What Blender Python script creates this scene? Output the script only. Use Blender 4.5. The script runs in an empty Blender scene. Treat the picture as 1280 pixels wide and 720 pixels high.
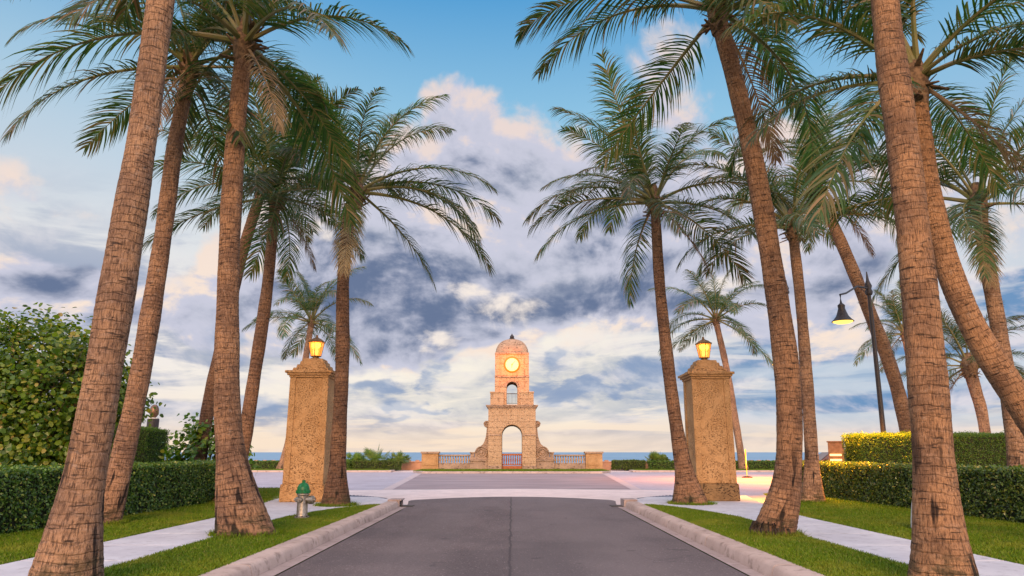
import bpy, bmesh, math, random
import numpy as np
from mathutils import Vector, Matrix
R = math.radians
sc = bpy.context.scene
COL = sc.collection
# ------------------------------------------------------------------ camera
F, TILT, EYE = 900.0, R(12.85), 1.45
cam_d = bpy.data.cameras.new('camera')
cam_d.sensor_width = 36; cam_d.lens = F / 1280 * 36
cam_d.clip_start = .1; cam_d.clip_end = 60000
cam = bpy.data.objects.new('camera', cam_d); COL.objects.link(cam)
cam.location = (0, 0, EYE); cam.rotation_euler = (R(90) + TILT, 0, 0)
sc.camera = cam

def ray(px, py):
    x = (px - 640) / F; z = -(py - 360) / F
    return Vector((x, math.cos(TILT) - z * math.sin(TILT), math.sin(TILT) + z * math.cos(TILT)))
def at(px, py, Y):
    r = ray(px, py); t = Y / r.y
    return Vector((r.x * t, Y, EYE + r.z * t))
def azel(px, py):
    r = ray(px, py).normalized()
    return math.atan2(r.x, r.y), math.asin(r.z)

# ------------------------------------------------------------------ view
sc.view_settings.view_transform = 'Standard'
sc.view_settings.look = 'None'
sc.view_settings.exposure = 0.0
sc.view_settings.gamma = 1.0
sc.view_settings.use_curve_mapping = False
sc.render.engine = 'CYCLES'
sc.cycles.max_bounces = 6
sc.cycles.transparent_max_bounces = 8
sc.cycles.sample_clamp_indirect = 4

# ------------------------------------------------------------------ world
SUN_EL, SUN_AZ = R(17), R(184)         # azimuth measured clockwise from +Y: behind the camera
world = bpy.data.worlds.new('World'); sc.world = world
world.use_nodes = True
WT = world.node_tree
WT.nodes.clear()

class S:
    """a socket with arithmetic"""
    tree = None
    def __init__(s, k): s.k = k
    @staticmethod
    def m(op, *a, clamp=False):
        n = S.tree.nodes.new('ShaderNodeMath'); n.operation = op; n.use_clamp = clamp
        for i, v in enumerate(a):
            if isinstance(v, S): S.tree.links.new(v.k, n.inputs[i])
            else: n.inputs[i].default_value = v
        return S(n.outputs[0])
    def __add__(s, o): return S.m('ADD', s, o)
    __radd__ = __add__
    def __sub__(s, o): return S.m('SUBTRACT', s, o)
    def __rsub__(s, o): return S.m('SUBTRACT', o, s)
    def __mul__(s, o): return S.m('MULTIPLY', s, o)
    __rmul__ = __mul__
    def __truediv__(s, o): return S.m('DIVIDE', s, o)
    def clamp(s): return S.m('ADD', s, 0.0, clamp=True)
def lnk(a, b): S.tree.links.new(a.k if isinstance(a, S) else a, b)
def sstep(a, b, x):
    n = S.tree.nodes.new('ShaderNodeMapRange'); n.interpolation_type = 'SMOOTHSTEP'
    lnk(x, n.inputs[0]); n.inputs[1].default_value = a; n.inputs[2].default_value = b
    n.inputs[3].default_value = 0; n.inputs[4].default_value = 1
    return S(n.outputs[0])
def comb(x, y, z):
    n = S.tree.nodes.new('ShaderNodeCombineXYZ')
    for i, v in enumerate((x, y, z)):
        if isinstance(v, S): lnk(v, n.inputs[i])
        else: n.inputs[i].default_value = v
    return S(n.outputs[0])
def noise(v, scale, detail=5, rough=.55, dist=0.0, out=0):
    n = S.tree.nodes.new('ShaderNodeTexNoise')
    if v is not None: lnk(v, n.inputs['Vector'])
    n.inputs['Scale'].default_value = scale; n.inputs['Detail'].default_value = detail
    n.inputs['Roughness'].default_value = rough; n.inputs['Distortion'].default_value = dist
    return S(n.outputs[out])
def voro(v, scale, feature='F1', rnd=1.0):
    n = S.tree.nodes.new('ShaderNodeTexVoronoi'); n.feature = feature
    if v is not None: lnk(v, n.inputs['Vector'])
    n.inputs['Scale'].default_value = scale; n.inputs['Randomness'].default_value = rnd
    return S(n.outputs['Distance'])
def lin(c):
    """sRGB 0..255 triple -> linear"""
    return tuple(((v / 255) / 12.92 if v / 255 <= .04045 else ((v / 255 + .055) / 1.055) ** 2.4) for v in c)
def mixc(f, a, b, mode='MIX'):
    n = S.tree.nodes.new('ShaderNodeMix'); n.data_type = 'RGBA'; n.blend_type = mode
    fi, ai, bi = n.inputs[0], n.inputs[6], n.inputs[7]
    if isinstance(f, S): lnk(f, fi)
    else: fi.default_value = f
    for v, i in ((a, ai), (b, bi)):
        if isinstance(v, S): lnk(v, i)
        else: i.default_value = (*v[:3], 1)
    return S(n.outputs[2])
def ramp(f, stops, interp='LINEAR'):
    n = S.tree.nodes.new('ShaderNodeValToRGB'); n.color_ramp.interpolation = interp
    e = n.color_ramp.elements
    while len(e) < len(stops): e.new(.5)
    for k, (p, c) in zip(e, stops):
        k.position = p
        k.color = (*c[:3], 1) if hasattr(c, '__len__') else (c, c, c, 1)
    lnk(f, n.inputs[0])
    return S(n.outputs[0])

def build_sky():
    S.tree = WT
    tc = WT.nodes.new('ShaderNodeTexCoord')
    sep = WT.nodes.new('ShaderNodeSeparateXYZ'); lnk(tc.outputs['Generated'], sep.inputs[0])
    x, y, z = (S(o) for o in sep.outputs)
    az = S.m('ARCTAN2', x, y); el = S.m('ARCSINE', z)
    sky = WT.nodes.new('ShaderNodeTexSky'); sky.sky_type = 'NISHITA'; sky.sun_disc = False
    sky.sun_elevation = SUN_EL; sky.sun_rotation = SUN_AZ
    sky.air_density = 1.3; sky.dust_density = .6; sky.ozone_density = 2.5
    nish = mixc(1.0, S(sky.outputs[0]), (.13, .13, .13), 'MULTIPLY')
    # broad tint of the clear air: deep blue overhead, pale cream at the sea
    eln = (el / R(60)).clamp()
    clear = ramp(eln, [(0, lin((250, 226, 200))), (.12, lin((238, 232, 226))), (.26, lin((205, 226, 238))),
                       (.42, lin((150, 204, 234))), (.58, lin((84, 164, 220))), (.8, lin((66, 140, 205))), (1, lin((80, 140, 200)))])
    def blob(px, py, wx, wy):
        a0, e0 = azel(px, py); ra, re = wx / F, wy / F
        dx = (az - a0) / ra; dy = (el - e0) / re
        return S.m('EXPONENT', (dx * dx + dy * dy) * -1.0)
    # paler, whiter air on the left, greyer blue on the right
    pale = blob(40, 270, 300, 170)
    clear = mixc((pale * .8).clamp(), clear, lin((214, 220, 228)))
    dusk = blob(1250, 330, 260, 200)
    clear = mixc((dusk * .7).clamp(), clear, lin((136, 172, 216)))
    col = mixc(.15, clear, nish)
    ew = S.m('SQRT', S.m('MAXIMUM', el + .01, 0.0004)) * 1.25
    # uneven outlines: every cloud mass is bent by two turbulence fields
    p0 = comb(az, ew, 2.2)
    wA = noise(p0, 3.1, 5, .6) - .5; wB = noise(comb(az, ew, 9.4), 3.1, 5, .6) - .5
    az_c, el_c = az, el
    az = az_c + wA * .34; el = el_c + wB * .24
    p = comb(az_c, ew, .37)
    pup = comb(az_c - .014, ew + .026, .37)
    n1 = noise(p, 5.0, 9, .58, .3)
    n1u = noise(pup, 5.0, 6, .55, .3)
    relief = (n1 - n1u)
    nf = noise(comb(az_c, ew * 1.35, 3.1), 13, 7, .62, .35)
    nl = noise(comb(az_c * .55, ew * 1.9, 7.7), 8.5, 7, .58, .4)
    # --- low broken cloud towards the horizon
    lowmask = sstep(R(21), R(9), el_c)
    lowc = sstep(.41, .56, nl) * lowmask
    low_white = mixc(sstep(R(0), R(6), el_c), lin((252, 230, 206)), lin((246, 238, 232)))
    col = mixc((lowmask * .85).clamp(), col, low_white)
    glow = blob(670, 500, 230, 75) + .6 * blob(560, 430, 260, 70) + .45 * blob(330, 500, 160, 90)
    g_r = mixc(sstep(.25, .7, (az_c + .3) / 1.0), lin((132, 152, 186)), lin((112, 150, 192)))
    low_col = mixc(sstep(-.06, .10, relief), g_r, lin((222, 218, 226)))
    low_amt = (lowc * (1.0 - .25 * glow.clamp()) * .95 + blob(1190, 430, 250, 90) * .55 + blob(1080, 500, 210, 70) * .25).clamp()
    col = mixc(low_amt, col, low_col)
    col = mixc((glow * .5 * sstep(.34, .6, 1.0 - nf)).clamp(), col, lin((255, 246, 226)))
    # thin layered streaks low on the right
    st = noise(comb(az_c * .35, el_c * 6.0, 1.3), 6, 4, .5)
    col = mixc((sstep(.48, .62, st) * sstep(.12, .4, az_c) * sstep(R(20), R(8), el_c) * .75).clamp(), col, lin((202, 214, 226)))
    # --- the big bank
    bank = 1.15 * blob(650, 300, 225, 100) + .75 * blob(520, 340, 160, 110) + .7 * blob(800, 310, 180, 85) + .55 * blob(450, 420, 110, 60) \
        + .72 * blob(615, 195, 95, 75) + .62 * blob(555, 150, 48, 42) + .55 * blob(845, 110, 50, 70) \
        + .9 * blob(258, 325, 58, 56) + .8 * blob(255, 410, 90, 60) + .75 * blob(395, 325, 66, 56) \
        + .95 * blob(30, 372, 100, 42) + .75 * blob(1000, 290, 120, 110) + .4 * blob(5, 240, 50, 40) + .45 * blob(1150, 260, 200, 120)
    dens = bank + (n1 - .5) * 1.5 + (nf - .5) * .55
    cov = sstep(.34, .66, dens)
    core = blob(640, 350, 280, 62) * 1.0 + blob(810, 300, 130, 60) * .8 + blob(470, 395, 130, 70) * .8 + blob(30, 388, 100, 36) * 1.1 + blob(380, 400, 120, 60) * .5 + blob(1170, 350, 200, 110) * .6
    lit = (1.0 - sstep(.45, 1.15, dens)) * .55 + relief * 5.5 + blob(575, 175, 110, 70) * .42 + blob(255, 300, 70, 50) * .45 + blob(400, 300, 60, 40) * .3 + blob(1000, 330, 90, 90) * .35 + (nf - .5) * 1.3 + (n1 - .5) * .7 - core * .17 - .10
    soft = noise(comb(az_c, ew * 1.5, 14.2), 6.5, 6, .6, .4) - .5
    c_dark = mixc(sstep(-.55, 1.45, core * .8 - (n1 - .5) * 1.6 - (nf - .5) * 1.4 - relief * 4 - soft * 3.2), lin((196, 200, 214)), lin((104, 120, 152)))
    c_lit = mixc(sstep(R(8), R(26), el_c), lin((250, 230, 214)), lin((234, 217, 212)))
    c_mid = lin((204, 205, 222))
    cc = mixc(sstep(-.75, .45, lit + soft * .7), c_dark, c_mid)
    cc = mixc(sstep(.26, .72, lit), cc, c_lit)
    col = mixc(cov, col, cc)
    # bright holes and small dark scraps
    hole = blob(545, 420, 26, 18) + blob(625, 372, 50, 18) * .75 + blob(560, 345, 24, 14) * .6 + blob(740, 420, 130, 36) * .7 + blob(900, 330, 60, 30) * .6 + blob(430, 300, 40, 16) * .6
    hs_ = sstep(.40, 1.05, hole * .8 + (nf - .5) * 2.2 + (n1 - .5) * .8 + .1) * sstep(.08, .3, hole)
    col = mixc(hs_.clamp(), col, lin((248, 236, 226)))
    scrap = blob(487, 491, 56, 13) * 1.1 + blob(505, 513, 40, 8) + blob(565, 466, 20, 20) + blob(696, 466, 16, 18) + blob(715, 512, 50, 14) + blob(790, 495, 54, 10) * .9 \
        + blob(560, 510, 30, 7) * .7 + blob(640, 450, 12, 9) * .4 + blob(815, 470, 30, 18) * .9 + blob(330, 505, 64, 15) * .8 + blob(250, 440, 54, 26) * .7 + blob(745, 455, 44, 10) * .5
    sc_ = sstep(.30, .85, scrap + (nf - .5) * 1.9) * sstep(.1, .35, scrap)
    col = mixc(sc_ * .85, col, mixc(sstep(-.05, .08, relief), lin((142, 162, 194)), lin((190, 198, 214))))
    az, el = az_c, el_c
    # glow right above the sea
    col = mixc((sstep(R(3.2), R(0.4), el) * .75).clamp(), col, lin((250, 226, 202)))
    # overhead and behind the camera the sky is one bright high veil
    veil = S.m('MAXIMUM', sstep(R(40), R(58), el), sstep(R(58), R(95), S.m('ABSOLUTE', az)) * sstep(R(-1), R(6), el))
    col = mixc(veil, col, (1.38, 1.40, 1.72))
    # below the horizon
    col = mixc(sstep(R(-.2), R(-1.5), el), col, lin((110, 130, 140)))
    bg = WT.nodes.new('ShaderNodeBackground'); lnk(col, bg.inputs[0]); bg.inputs[1].default_value = 1.0
    out = WT.nodes.new('ShaderNodeOutputWorld'); lnk(bg.outputs[0], out.inputs[0])
build_sky()
world.cycles.sampling_method = 'MANUAL'; world.cycles.sample_map_resolution = 512

sun_d = bpy.data.lights.new('sun', 'SUN'); sun_d.energy = 4.1; sun_d.angle = R(28); sun_d.color = (1.0, .60, .32)
sun = bpy.data.objects.new('sun', sun_d); COL.objects.link(sun)
sdir = Vector((math.sin(SUN_AZ) * math.cos(SUN_EL), math.cos(SUN_AZ) * math.cos(SUN_EL), math.sin(SUN_EL)))
sun.rotation_euler = (-sdir).to_track_quat('-Z', 'Y').to_euler(); sun.location = sdir * 40

# ------------------------------------------------------------------ materials
def newmat(name):
    m = bpy.data.materials.new(name); m.use_nodes = True
    S.tree = m.node_tree
    b = m.node_tree.nodes['Principled BSDF']
    return m, b
def coords(kind='Object'):
    n = S.tree.nodes.new('ShaderNodeTexCoord'); return S(n.outputs[kind])
def bump(b, h, strength=.3, dist=.02):
    n = S.tree.nodes.new('ShaderNodeBump'); n.inputs['Strength'].default_value = strength; n.inputs['Distance'].default_value = dist
    lnk(h, n.inputs['Height']); lnk(n.outputs[0], b.inputs['Normal'])
def sepxyz(v):
    n = S.tree.nodes.new('ShaderNodeSeparateXYZ'); lnk(v, n.inputs[0]); return [S(o) for o in n.outputs]
M = {}
def simple(name, c1, c2=None, scale=6, rough=.7, bmp=.2, bscale=60, metal=0, spec=.35):
    m, b = newmat(name); c2 = c2 or tuple(v * .7 for v in c1)
    o = coords()
    f = noise(o, scale, 6, .6)
    lnk(mixc(sstep(.35, .65, f), c1, c2), b.inputs['Base Color'])
    b.inputs['Roughness'].default_value = rough; b.inputs['Metallic'].default_value = metal
    b.inputs['Specular IOR Level'].default_value = spec
    if bmp: bump(b, noise(o, bscale, 4, .6), bmp, .01)
    M[name] = m; return m

def make_materials():
    # asphalt
    m, b = newmat('asphalt'); o = coords()
    xs, ys, zs = sepxyz(o)
    big = noise(comb(xs * 1.0, ys * .35, 0), .9, 5, .6)
    sp = noise(o, 58, 4, .75); gr = voro(o, 55)
    c = mixc(sstep(.3, .7, big), (.100, .078, .076), (.150, .118, .114))
    c = mixc((sstep(.54, .70, sp) * .9), c, (.30, .245, .235))
    c = mixc((sstep(.55, .75, 1.0 - sp) * .6), c, (.035, .032, .036))
    vc = S.tree.nodes.new('ShaderNodeTexVoronoi'); lnk(o, vc.inputs['Vector']); vc.inputs['Scale'].default_value = 30
    fl = sepxyz(S(vc.outputs['Color']))[0]; near = sstep(.5, .25, S(vc.outputs['Distance']))
    c = mixc(sstep(.84, .95, fl) * near * .75, c, (.36, .29, .275)); c = mixc(sstep(.16, .06, fl) * near * .7, c, (.03, .027, .03))
    wob = noise(comb(0, ys, 0), 1.2, 4, .6)
    seam = S.m('ABSOLUTE', xs + (wob - .5) * .12 + .03)
    c = mixc(sstep(.028, .006, seam) * .7, c, (.035, .03, .032))
    c = mixc(sstep(-.02, .05, xs + (wob - .5) * .12) * .30, c, (.17, .145, .145))
    crack = voro(comb(xs + (big - .5) * .8, ys * .5 + (wob - .5), 0), .45, 'DISTANCE_TO_EDGE')
    c = mixc(sstep(.005, .001, crack) * .2, c, (.03, .028, .03))
    patch = noise(comb(xs, ys, 4), .35, 3, .5)
    c = mixc(sstep(.5, .62, patch) * .35, c, (.06, .052, .055)); trk = S.m('ABSOLUTE', S.m('ABSOLUTE', xs) - 1.45)
    c = mixc(sstep(.75, .25, trk + (big - .5) * .8) * .28, c, (.175, .145, .14)); spot = noise(comb(xs, ys, 9), 2.3, 3, .5)
    c = mixc(sstep(.68, .74, spot) * .45, c, (.035, .03, .032))
    lnk(c, b.inputs['Base Color']); b.inputs['Roughness'].default_value = .82; b.inputs['Specular IOR Level'].default_value = .3
    bump(b, gr + sp * .5, .5, .012); M['asphalt'] = m
    # concretes
    def concrete(name, c1, c2, dirt, stain=.5):
        m, b = newmat(name); o = coords()
        f = noise(o, 1.4, 7, .65); g = noise(o, 60, 4, .7); h = noise(o, 6, 5, .6)
        c = mixc(sstep(.3, .7, f), c1, c2)
        c = mixc(sstep(.52, .72, h) * stain, c, dirt)
        c = mixc(sstep(.56, .72, g) * .35, c, dirt)
        v = voro(o, 9)
        c = mixc(sstep(.05, .02, v) * .5, c, tuple(q * .35 for q in dirt))
        lnk(c, b.inputs['Base Color']); b.inputs['Roughness'].default_value = .85; b.inputs['Specular IOR Level'].default_value = .25
        bump(b, g + f, .25, .008); M[name] = m
    concrete('sidewalk_concrete', (.60, .59, .61), (.49, .48, .51), (.34, .32, .33), .75)
    concrete('kerb_concrete', (.54, .42, .36), (.41, .31, .26), (.17, .12, .095), .7)
    concrete('gutter_concrete', (.42, .335, .31), (.31, .245, .225), (.13, .10, .09), .55)
    concrete('band_concrete', (.70, .575, .52), (.58, .47, .43), (.38, .30, .27), .35)
    concrete('edge_concrete', (.52, .42, .39), (.44, .35, .33), (.30, .24, .22), .3)
    concrete('wall_stucco', (.50, .27, .16), (.42, .22, .13), (.28, .15, .10), .4)
    concrete('red_kerb', (.40, .20, .13), (.32, .17, .11), (.2, .12, .09), .4)
    # street pavers
    m, b = newmat('pavers'); o = coords()
    n = S.tree.nodes.new('ShaderNodeTexBrick'); lnk(o, n.inputs['Vector']); n.inputs['Scale'].default_value = 2.2
    n.inputs['Mortar Size'].default_value = .012; n.inputs['Color1'].default_value = (.46, .41, .44, 1); n.inputs['Color2'].default_value = (.39, .35, .375, 1); n.inputs['Mortar'].default_value = (.24, .2, .2, 1)
    f = noise(o, .5, 6, .6)
    lnk(mixc(sstep(.35, .7, f) * .5, S(n.outputs[0]), (.28, .235, .24)), b.inputs['Base Color']); b.inputs['Roughness'].default_value = .75
    bump(b, noise(o, 40), .2, .01); M['pavers'] = m
    m, b = newmat('street_asphalt'); o = coords(); xs, ys, zs = sepxyz(o)
    f = noise(comb(xs * .3, ys, 0), .8, 6, .6); sp = noise(o, 60, 3, .7)
    c = mixc(sstep(.3, .7, f), (.22, .165, .160), (.33, .25, .24)); c = mixc(sstep(.56, .72, sp) * .5, c, (.38, .31, .3))
    lnk(c, b.inputs['Base Color']); b.inputs['Roughness'].default_value = .8; bump(b, sp, .3, .01); M['street_asphalt'] = m
    # lawns
    def grassy(name, c1, c2, c3):
        m, b = newmat(name); o = coords()
        f = noise(o, 1.1, 6, .6); g = noise(o, 30, 4, .7)
        c = mixc(sstep(.3, .7, f), c1, c2); c = mixc(sstep(.55, .75, g) * .6, c, c3)
        lnk(c, b.inputs['Base Color']); b.inputs['Roughness'].default_value = .9; b.inputs['Specular IOR Level'].default_value = .1
        bump(b, g, .6, .03); M[name] = m
    grassy('turf', (.05, .095, .004), (.07, .115, .006), (.09, .10, .015))
    # grass blades
    m, b = newmat('grass_blade')
    gi = S.tree.nodes.new('ShaderNodeNewGeometry'); o = coords()
    rnd = S(gi.outputs['Random Per Island'])
    c = ramp(rnd, [(0, (.05, .11, .001)), (.45, (.085, .155, .001)), (.8, (.125, .19, .004)), (.93, (.16, .20, .02)), (1, (.24, .20, .06))])
    pn = noise(o, .9, 5, .6); pm = noise(o, 5, 4, .6)
    c = mixc(sstep(.48, .66, pn) * .6, c, (.19, .21, .02)); c = mixc(sstep(.55, .7, pm) * .4, c, (.045, .09, .012))
    lnk(c, b.inputs['Base Color']); b.inputs['Roughness'].default_value = .6; b.inputs['Specular IOR Level'].default_value = .2
    b.inputs['Subsurface Weight'].default_value = 0
    M['grass_blade'] = m
    # leaves (random per leaf, translucent)
    def leafm(name, stops, rough=.42, trans=.35, tcol=None, spec=.4):
        m, b = newmat(name); t = m.node_tree
        gi = t.nodes.new('ShaderNodeNewGeometry'); rnd = S(gi.outputs['Random Per Island'])
        c = ramp(rnd, stops)
        oi = t.nodes.new('ShaderNodeObjectInfo')
        hs = t.nodes.new('ShaderNodeHueSaturation'); lnk(c, hs.inputs['Color'])
        lnk(S(oi.outputs['Random']) * .04 + .48, hs.inputs['Hue']); lnk(S(oi.outputs['Random']) * .4 + .8, hs.inputs['Value'])
        c = S(hs.outputs[0])
        lnk(c, b.inputs['Base Color']); b.inputs['Roughness'].default_value = rough; b.inputs['Specular IOR Level'].default_value = spec
        tr = t.nodes.new('ShaderNodeBsdfTranslucent')
        lnk(mixc(1.0, c, tcol or (1.5, 1.6, .6), 'MULTIPLY'), tr.inputs[0])
        mx = t.nodes.new('ShaderNodeMixShader'); mx.inputs[0].default_value = trans
        lnk(b.outputs[0], mx.inputs[1]); lnk(tr.outputs[0], mx.inputs[2])
        lnk(mx.outputs[0], t.nodes['Material Output'].inputs[0]); M[name] = m
    leafm('palm_leaflet', [(0, (.022, .056, .018)), (.4, (.042, .090, .026)), (.66, (.080, .125, .034)), (.85, (.12, .105, .042)), (1, (.25, .155, .08))], .38, .38)
    leafm('dead_leaflet', [(0, (.16, .10, .055)), (.5, (.24, .16, .085)), (1, (.33, .22, .12))], .7, .2, (1, .8, .5))
    leafm('hedge_leaf', [(0, (.032, .078, .014)), (.45, (.068, .145, .022)), (.8, (.125, .22, .03)), (.94, (.25, .30, .045)), (1, (.36, .33, .07))], .3, .2, spec=.5)
    leafm('fine_hedge_leaf', [(0, (.04, .078, .010)), (.5, (.075, .135, .014)), (.85, (.13, .19, .02)), (1, (.17, .17, .035))], .5, .3)
    leafm('seagrape_leaf', [(0, (.036, .095, .010)), (.4, (.075, .17, .014)), (.72, (.145, .25, .02)), (.93, (.27, .33, .04)), (1, (.36, .28, .06))], .35, .35)
    leafm('palmetto_leaf', [(0, (.08, .14, .03)), (.5, (.14, .22, .045)), (1, (.26, .29, .08))], .4, .35)
    # palm trunk: UV u = round the stem (m), v = up the stem (m)
    m, b = newmat('palm_bark'); uv = coords('UV'); us, vs, _ = sepxyz(uv); o = coords()
    oi = S.tree.nodes.new('ShaderNodeObjectInfo'); orr = S(oi.outputs['Random'])
    wob = noise(comb(us * 1.2, vs * 1.0, orr * 20), 2.2, 4, .6)
    vlow = noise(comb(orr * 30, vs * .7, 0), 1.0, 2, .5)
    vv = vs + (wob - .5) * .16 + (vlow - .5) * .9
    ring = S.m('FRACT', vv / .105)
    line = sstep(.0, .16, ring) * sstep(1.0, .90, ring)
    brk = noise(comb(us * 2.4, vs * 5.0, orr * 9 + 2), 2.2, 5, .65)
    fib = noise(comb(us * 38, vs * 5.5, orr * 7), 1.7, 6, .78)
    fib2 = noise(comb(us * 75, vs * 14, orr * 3), 1.2, 3, .6)
    pat = noise(comb(us * 1.5, vs * 1.1, orr * 13 + 5), 1.6, 6, .62)
    hue = noise(comb(us * 4, vs * 9, orr * 23 + 1), 1.8, 5, .65)
    c = mixc(sstep(.36, .64, pat), (.46, .265, .145), (.23, .135, .085))
    c = mixc(sstep(.46, .72, hue) * .5, c, (.45, .30, .21))
    c = mixc(sstep(.46, .62, fib) * .88, c, (.075, .042, .028))
    c = mixc(sstep(.56, .7, 1.0 - fib) * .5, c, (.56, .36, .24))
    c = mixc(sstep(.55, .72, fib2) * .35, c, (.11, .062, .042))
    c = mixc(((1.0 - line) * (.12 + .88 * sstep(.53, .66, brk)) * .8).clamp(), c, (.06, .036, .028))
    dash = noise(comb(us * 1.4, vs * 10, orr * 31), 2.8, 4, .6)
    c = mixc(sstep(.60, .68, dash) * .85, c, (.035, .024, .02))
    lich = noise(comb(us * 3, vs * 3, orr * 3 + 11), 2.5, 5, .65)
    c = mixc(sstep(.58, .72, lich) * .4, c, (.42, .34, .28))
    # seep stains and moss near the ground, each with a shape of its own
    stn = noise(comb(us * 4.2, vs * .62, orr * 17 + 8), 1.7, 3, .5)
    c = mixc((sstep(.575, .63, stn) * sstep(1.9, .8, vs) * .95).clamp(), c, (.018, .013, .012))
    mos = noise(comb(us * 5, vs * 6, orr * 5 + 3), 1.5, 6, .7)
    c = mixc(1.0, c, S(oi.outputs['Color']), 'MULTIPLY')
    c = mixc((sstep(.45, .6, mos) * sstep(.5, .12, vs) * .8).clamp(), c, (.05, .045, .022))
    lnk(c, b.inputs['Base Color']); b.inputs['Roughness'].default_value = .85; b.inputs['Specular IOR Level'].default_value = .2
    bump(b, line * .4 + fib * -1.0 + hue * .6 - sstep(.60, .68, dash) * .5, 1.0, .035); M['palm_bark'] = m
    simple('husk', (.20, .12, .065), (.075, .045, .025), 14, .9, .8, 45)
    simple('root_mat', (.06, .042, .03), (.025, .02, .015), 30, .95, 1, 70)
    simple('petiole', (.11, .125, .035), (.19, .15, .055), 3, .5, .1)
    simple('dead_petiole', (.25, .17, .09), (.17, .11, .06), 3, .8, .2)
    simple('branch_bark', (.16, .115, .08), (.10, .07, .05), 8, .85, .5)
    simple('hedge_core', (.014, .022, .009), (.03, .03, .015), 10, 1, 0)
    # coral stone
    def stone(name, c1, c2, pit, psc, pamt):
        m, b = newmat(name); o = coords(); xs, ys, zs = sepxyz(o)
        f = noise(o, 1.6, 7, .65); h = noise(o, 14, 5, .65)
        v = voro(comb(xs + (h - .5) * .15, ys + (h - .5) * .15, zs * 1.5 + (h - .5) * .12), psc)
        w = noise(comb(xs, ys, zs * 1.7), psc * .62, 4, .65)
        pits = sstep(.545, .62, w) * sstep(.38, .54, noise(o, 2.2, 5, .65))
        c = mixc(sstep(.3, .7, f), c1, c2); c = mixc(sstep(.4, .7, h) * .4, c, tuple(q * .72 for q in c2))
        c = mixc((pits * pamt).clamp(), c, pit)
        if name == 'tower_stone':
            bk = S.tree.nodes.new('ShaderNodeTexBrick'); lnk(comb(xs + ys, zs, 0), bk.inputs['Vector']); bk.inputs['Scale'].default_value = 1.0
            bk.inputs['Brick Width'].default_value = .95; bk.inputs['Row Height'].default_value = .46; bk.inputs['Mortar Size'].default_value = .012
            bk.inputs['Color1'].default_value = (1, 1, 1, 1); bk.inputs['Color2'].default_value = (.93, .92, .91, 1); bk.inputs['Mortar'].default_value = (.5, .45, .4, 1)
            c = mixc(1.0, c, S(bk.outputs[0]), 'MULTIPLY')
        c = mixc(sstep(.62, .8, noise(comb(xs * 3, ys * 3, zs * .5), 2.2, 5, .6)) * .5, c, tuple(q * .5 for q in c2))
        lnk(c, b.inputs['Base Color']); b.inputs['Roughness'].default_value = .9; b.inputs['Specular IOR Level'].default_value = .2
        bump(b, h * .4 + v * .3 - pits * .9, .8, .03); M[name] = m
    stone('coquina', (.56, .335, .155), (.45, .25, .105), (.12, .055, .02), 48, .95)
    stone('coquina_dark', (.30, .185, .085), (.19, .115, .055), (.045, .03, .02), 24, 1)
    stone('tower_stone', (.52, .35, .205), (.43, .285, .165), (.20, .125, .085), 9, .55)
    stone('weathered_stone', (.44, .30, .20), (.30, .205, .14), (.12, .08, .055), 8, .8)
    # metals etc.
    simple('hydrant_silver', (.42, .37, .30), (.26, .22, .17), 18, .38, .25, 90, .75)
    simple('hydrant_green', (.01, .17, .045), (.006, .10, .025), 20, .35, .15, 70)
    simple('dark_iron', (.022, .020, .022), (.04, .032, .03), 20, .5, .2)
    simple('bronze', (.20, .115, .07), (.12, .07, .045), 20, .45, .2, 60, .5)
    simple('gate_wood', (.42, .12, .035), (.30, .085, .028), 8, .55, .3)
    simple('lantern_metal', (.26, .14, .045), (.17, .09, .03), 20, .5, .2, 60, .4)
    simple('copper_box', (.34, .16, .075), (.24, .11, .05), 9, .45, .15, 50, .2)
    simple('yellow_plastic', (.72, .60, .03), (.60, .50, .03), 10, .45, 0)
    simple('black_rubber', (.02, .02, .02), None, 10, .8, .2)
    simple('white_paint', (.70, .68, .64), (.5, .47, .43), 12, .7, .3)
    simple('car_paint', (.035, .030, .036), (.03, .026, .03), 3, .25, 0, 60, .2, .6)
    simple('car_glass', (.03, .04, .05), None, 3, .08, 0, 60, 0, .8)
    simple('rim_metal', (.45, .45, .46), None, 6, .35, 0, 60, .9)
    simple('grey_post', (.25, .26, .28), None, 10, .6, .2)
    simple('tactile_grey', (.14, .15, .19), (.11, .12, .15), 10, .7, .3)
    simple('black_void', (.004, .004, .004), None, 4, 1, 0)
    def emit(name, col, s):
        m, b = newmat(name); b.inputs['Base Color'].default_value = (*[q * .25 for q in col], 1)
        b.inputs['Emission Color'].default_value = (*col, 1); b.inputs['Emission Strength'].default_value = s; M[name] = m
    emit('dial_glow', (1.0, .80, .40), 1.0)
    emit('lamp_glow', (1.0, .52, .10), 2.2)
    emit('bulb_glow', (1.0, .80, .38), 9)
    emit('street_glow', (1.0, .58, .10), 2.5)
    emit('slot_glow', (1.0, .66, .26), 2.2)
    emit('bezel_halo_glow', (1.0, .27, .01), .85)  # no lamp: the bezel's glow stands in for the halo round the dial
    emit('tail_glow', (.5, .02, .02), .2)
    # lantern glass: amber panes lit from within
    m, b = newmat('amber_glass'); b.inputs['Base Color'].default_value = (.9, .42, .08, 1)
    b.inputs['Roughness'].default_value = .35; b.inputs['Transmission Weight'].default_value = .12
    b.inputs['Emission Color'].default_value = (1, .36, .035, 1); b.inputs['Emission Strength'].default_value = .62; M['amber_glass'] = m
    # sea
    m, b = newmat('sea_water'); o = coords(); xs, ys, zs = sepxyz(o)
    f = noise(comb(xs * .02, ys * .004, 0), 1.5, 5, .6)
    lnk(mixc(sstep(.35, .65, f), (.13, .25, .35), (.17, .30, .39)), b.inputs['Base Color'])
    b.inputs['Roughness'].default_value = .45; b.inputs['Specular IOR Level'].default_value = .25
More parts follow.
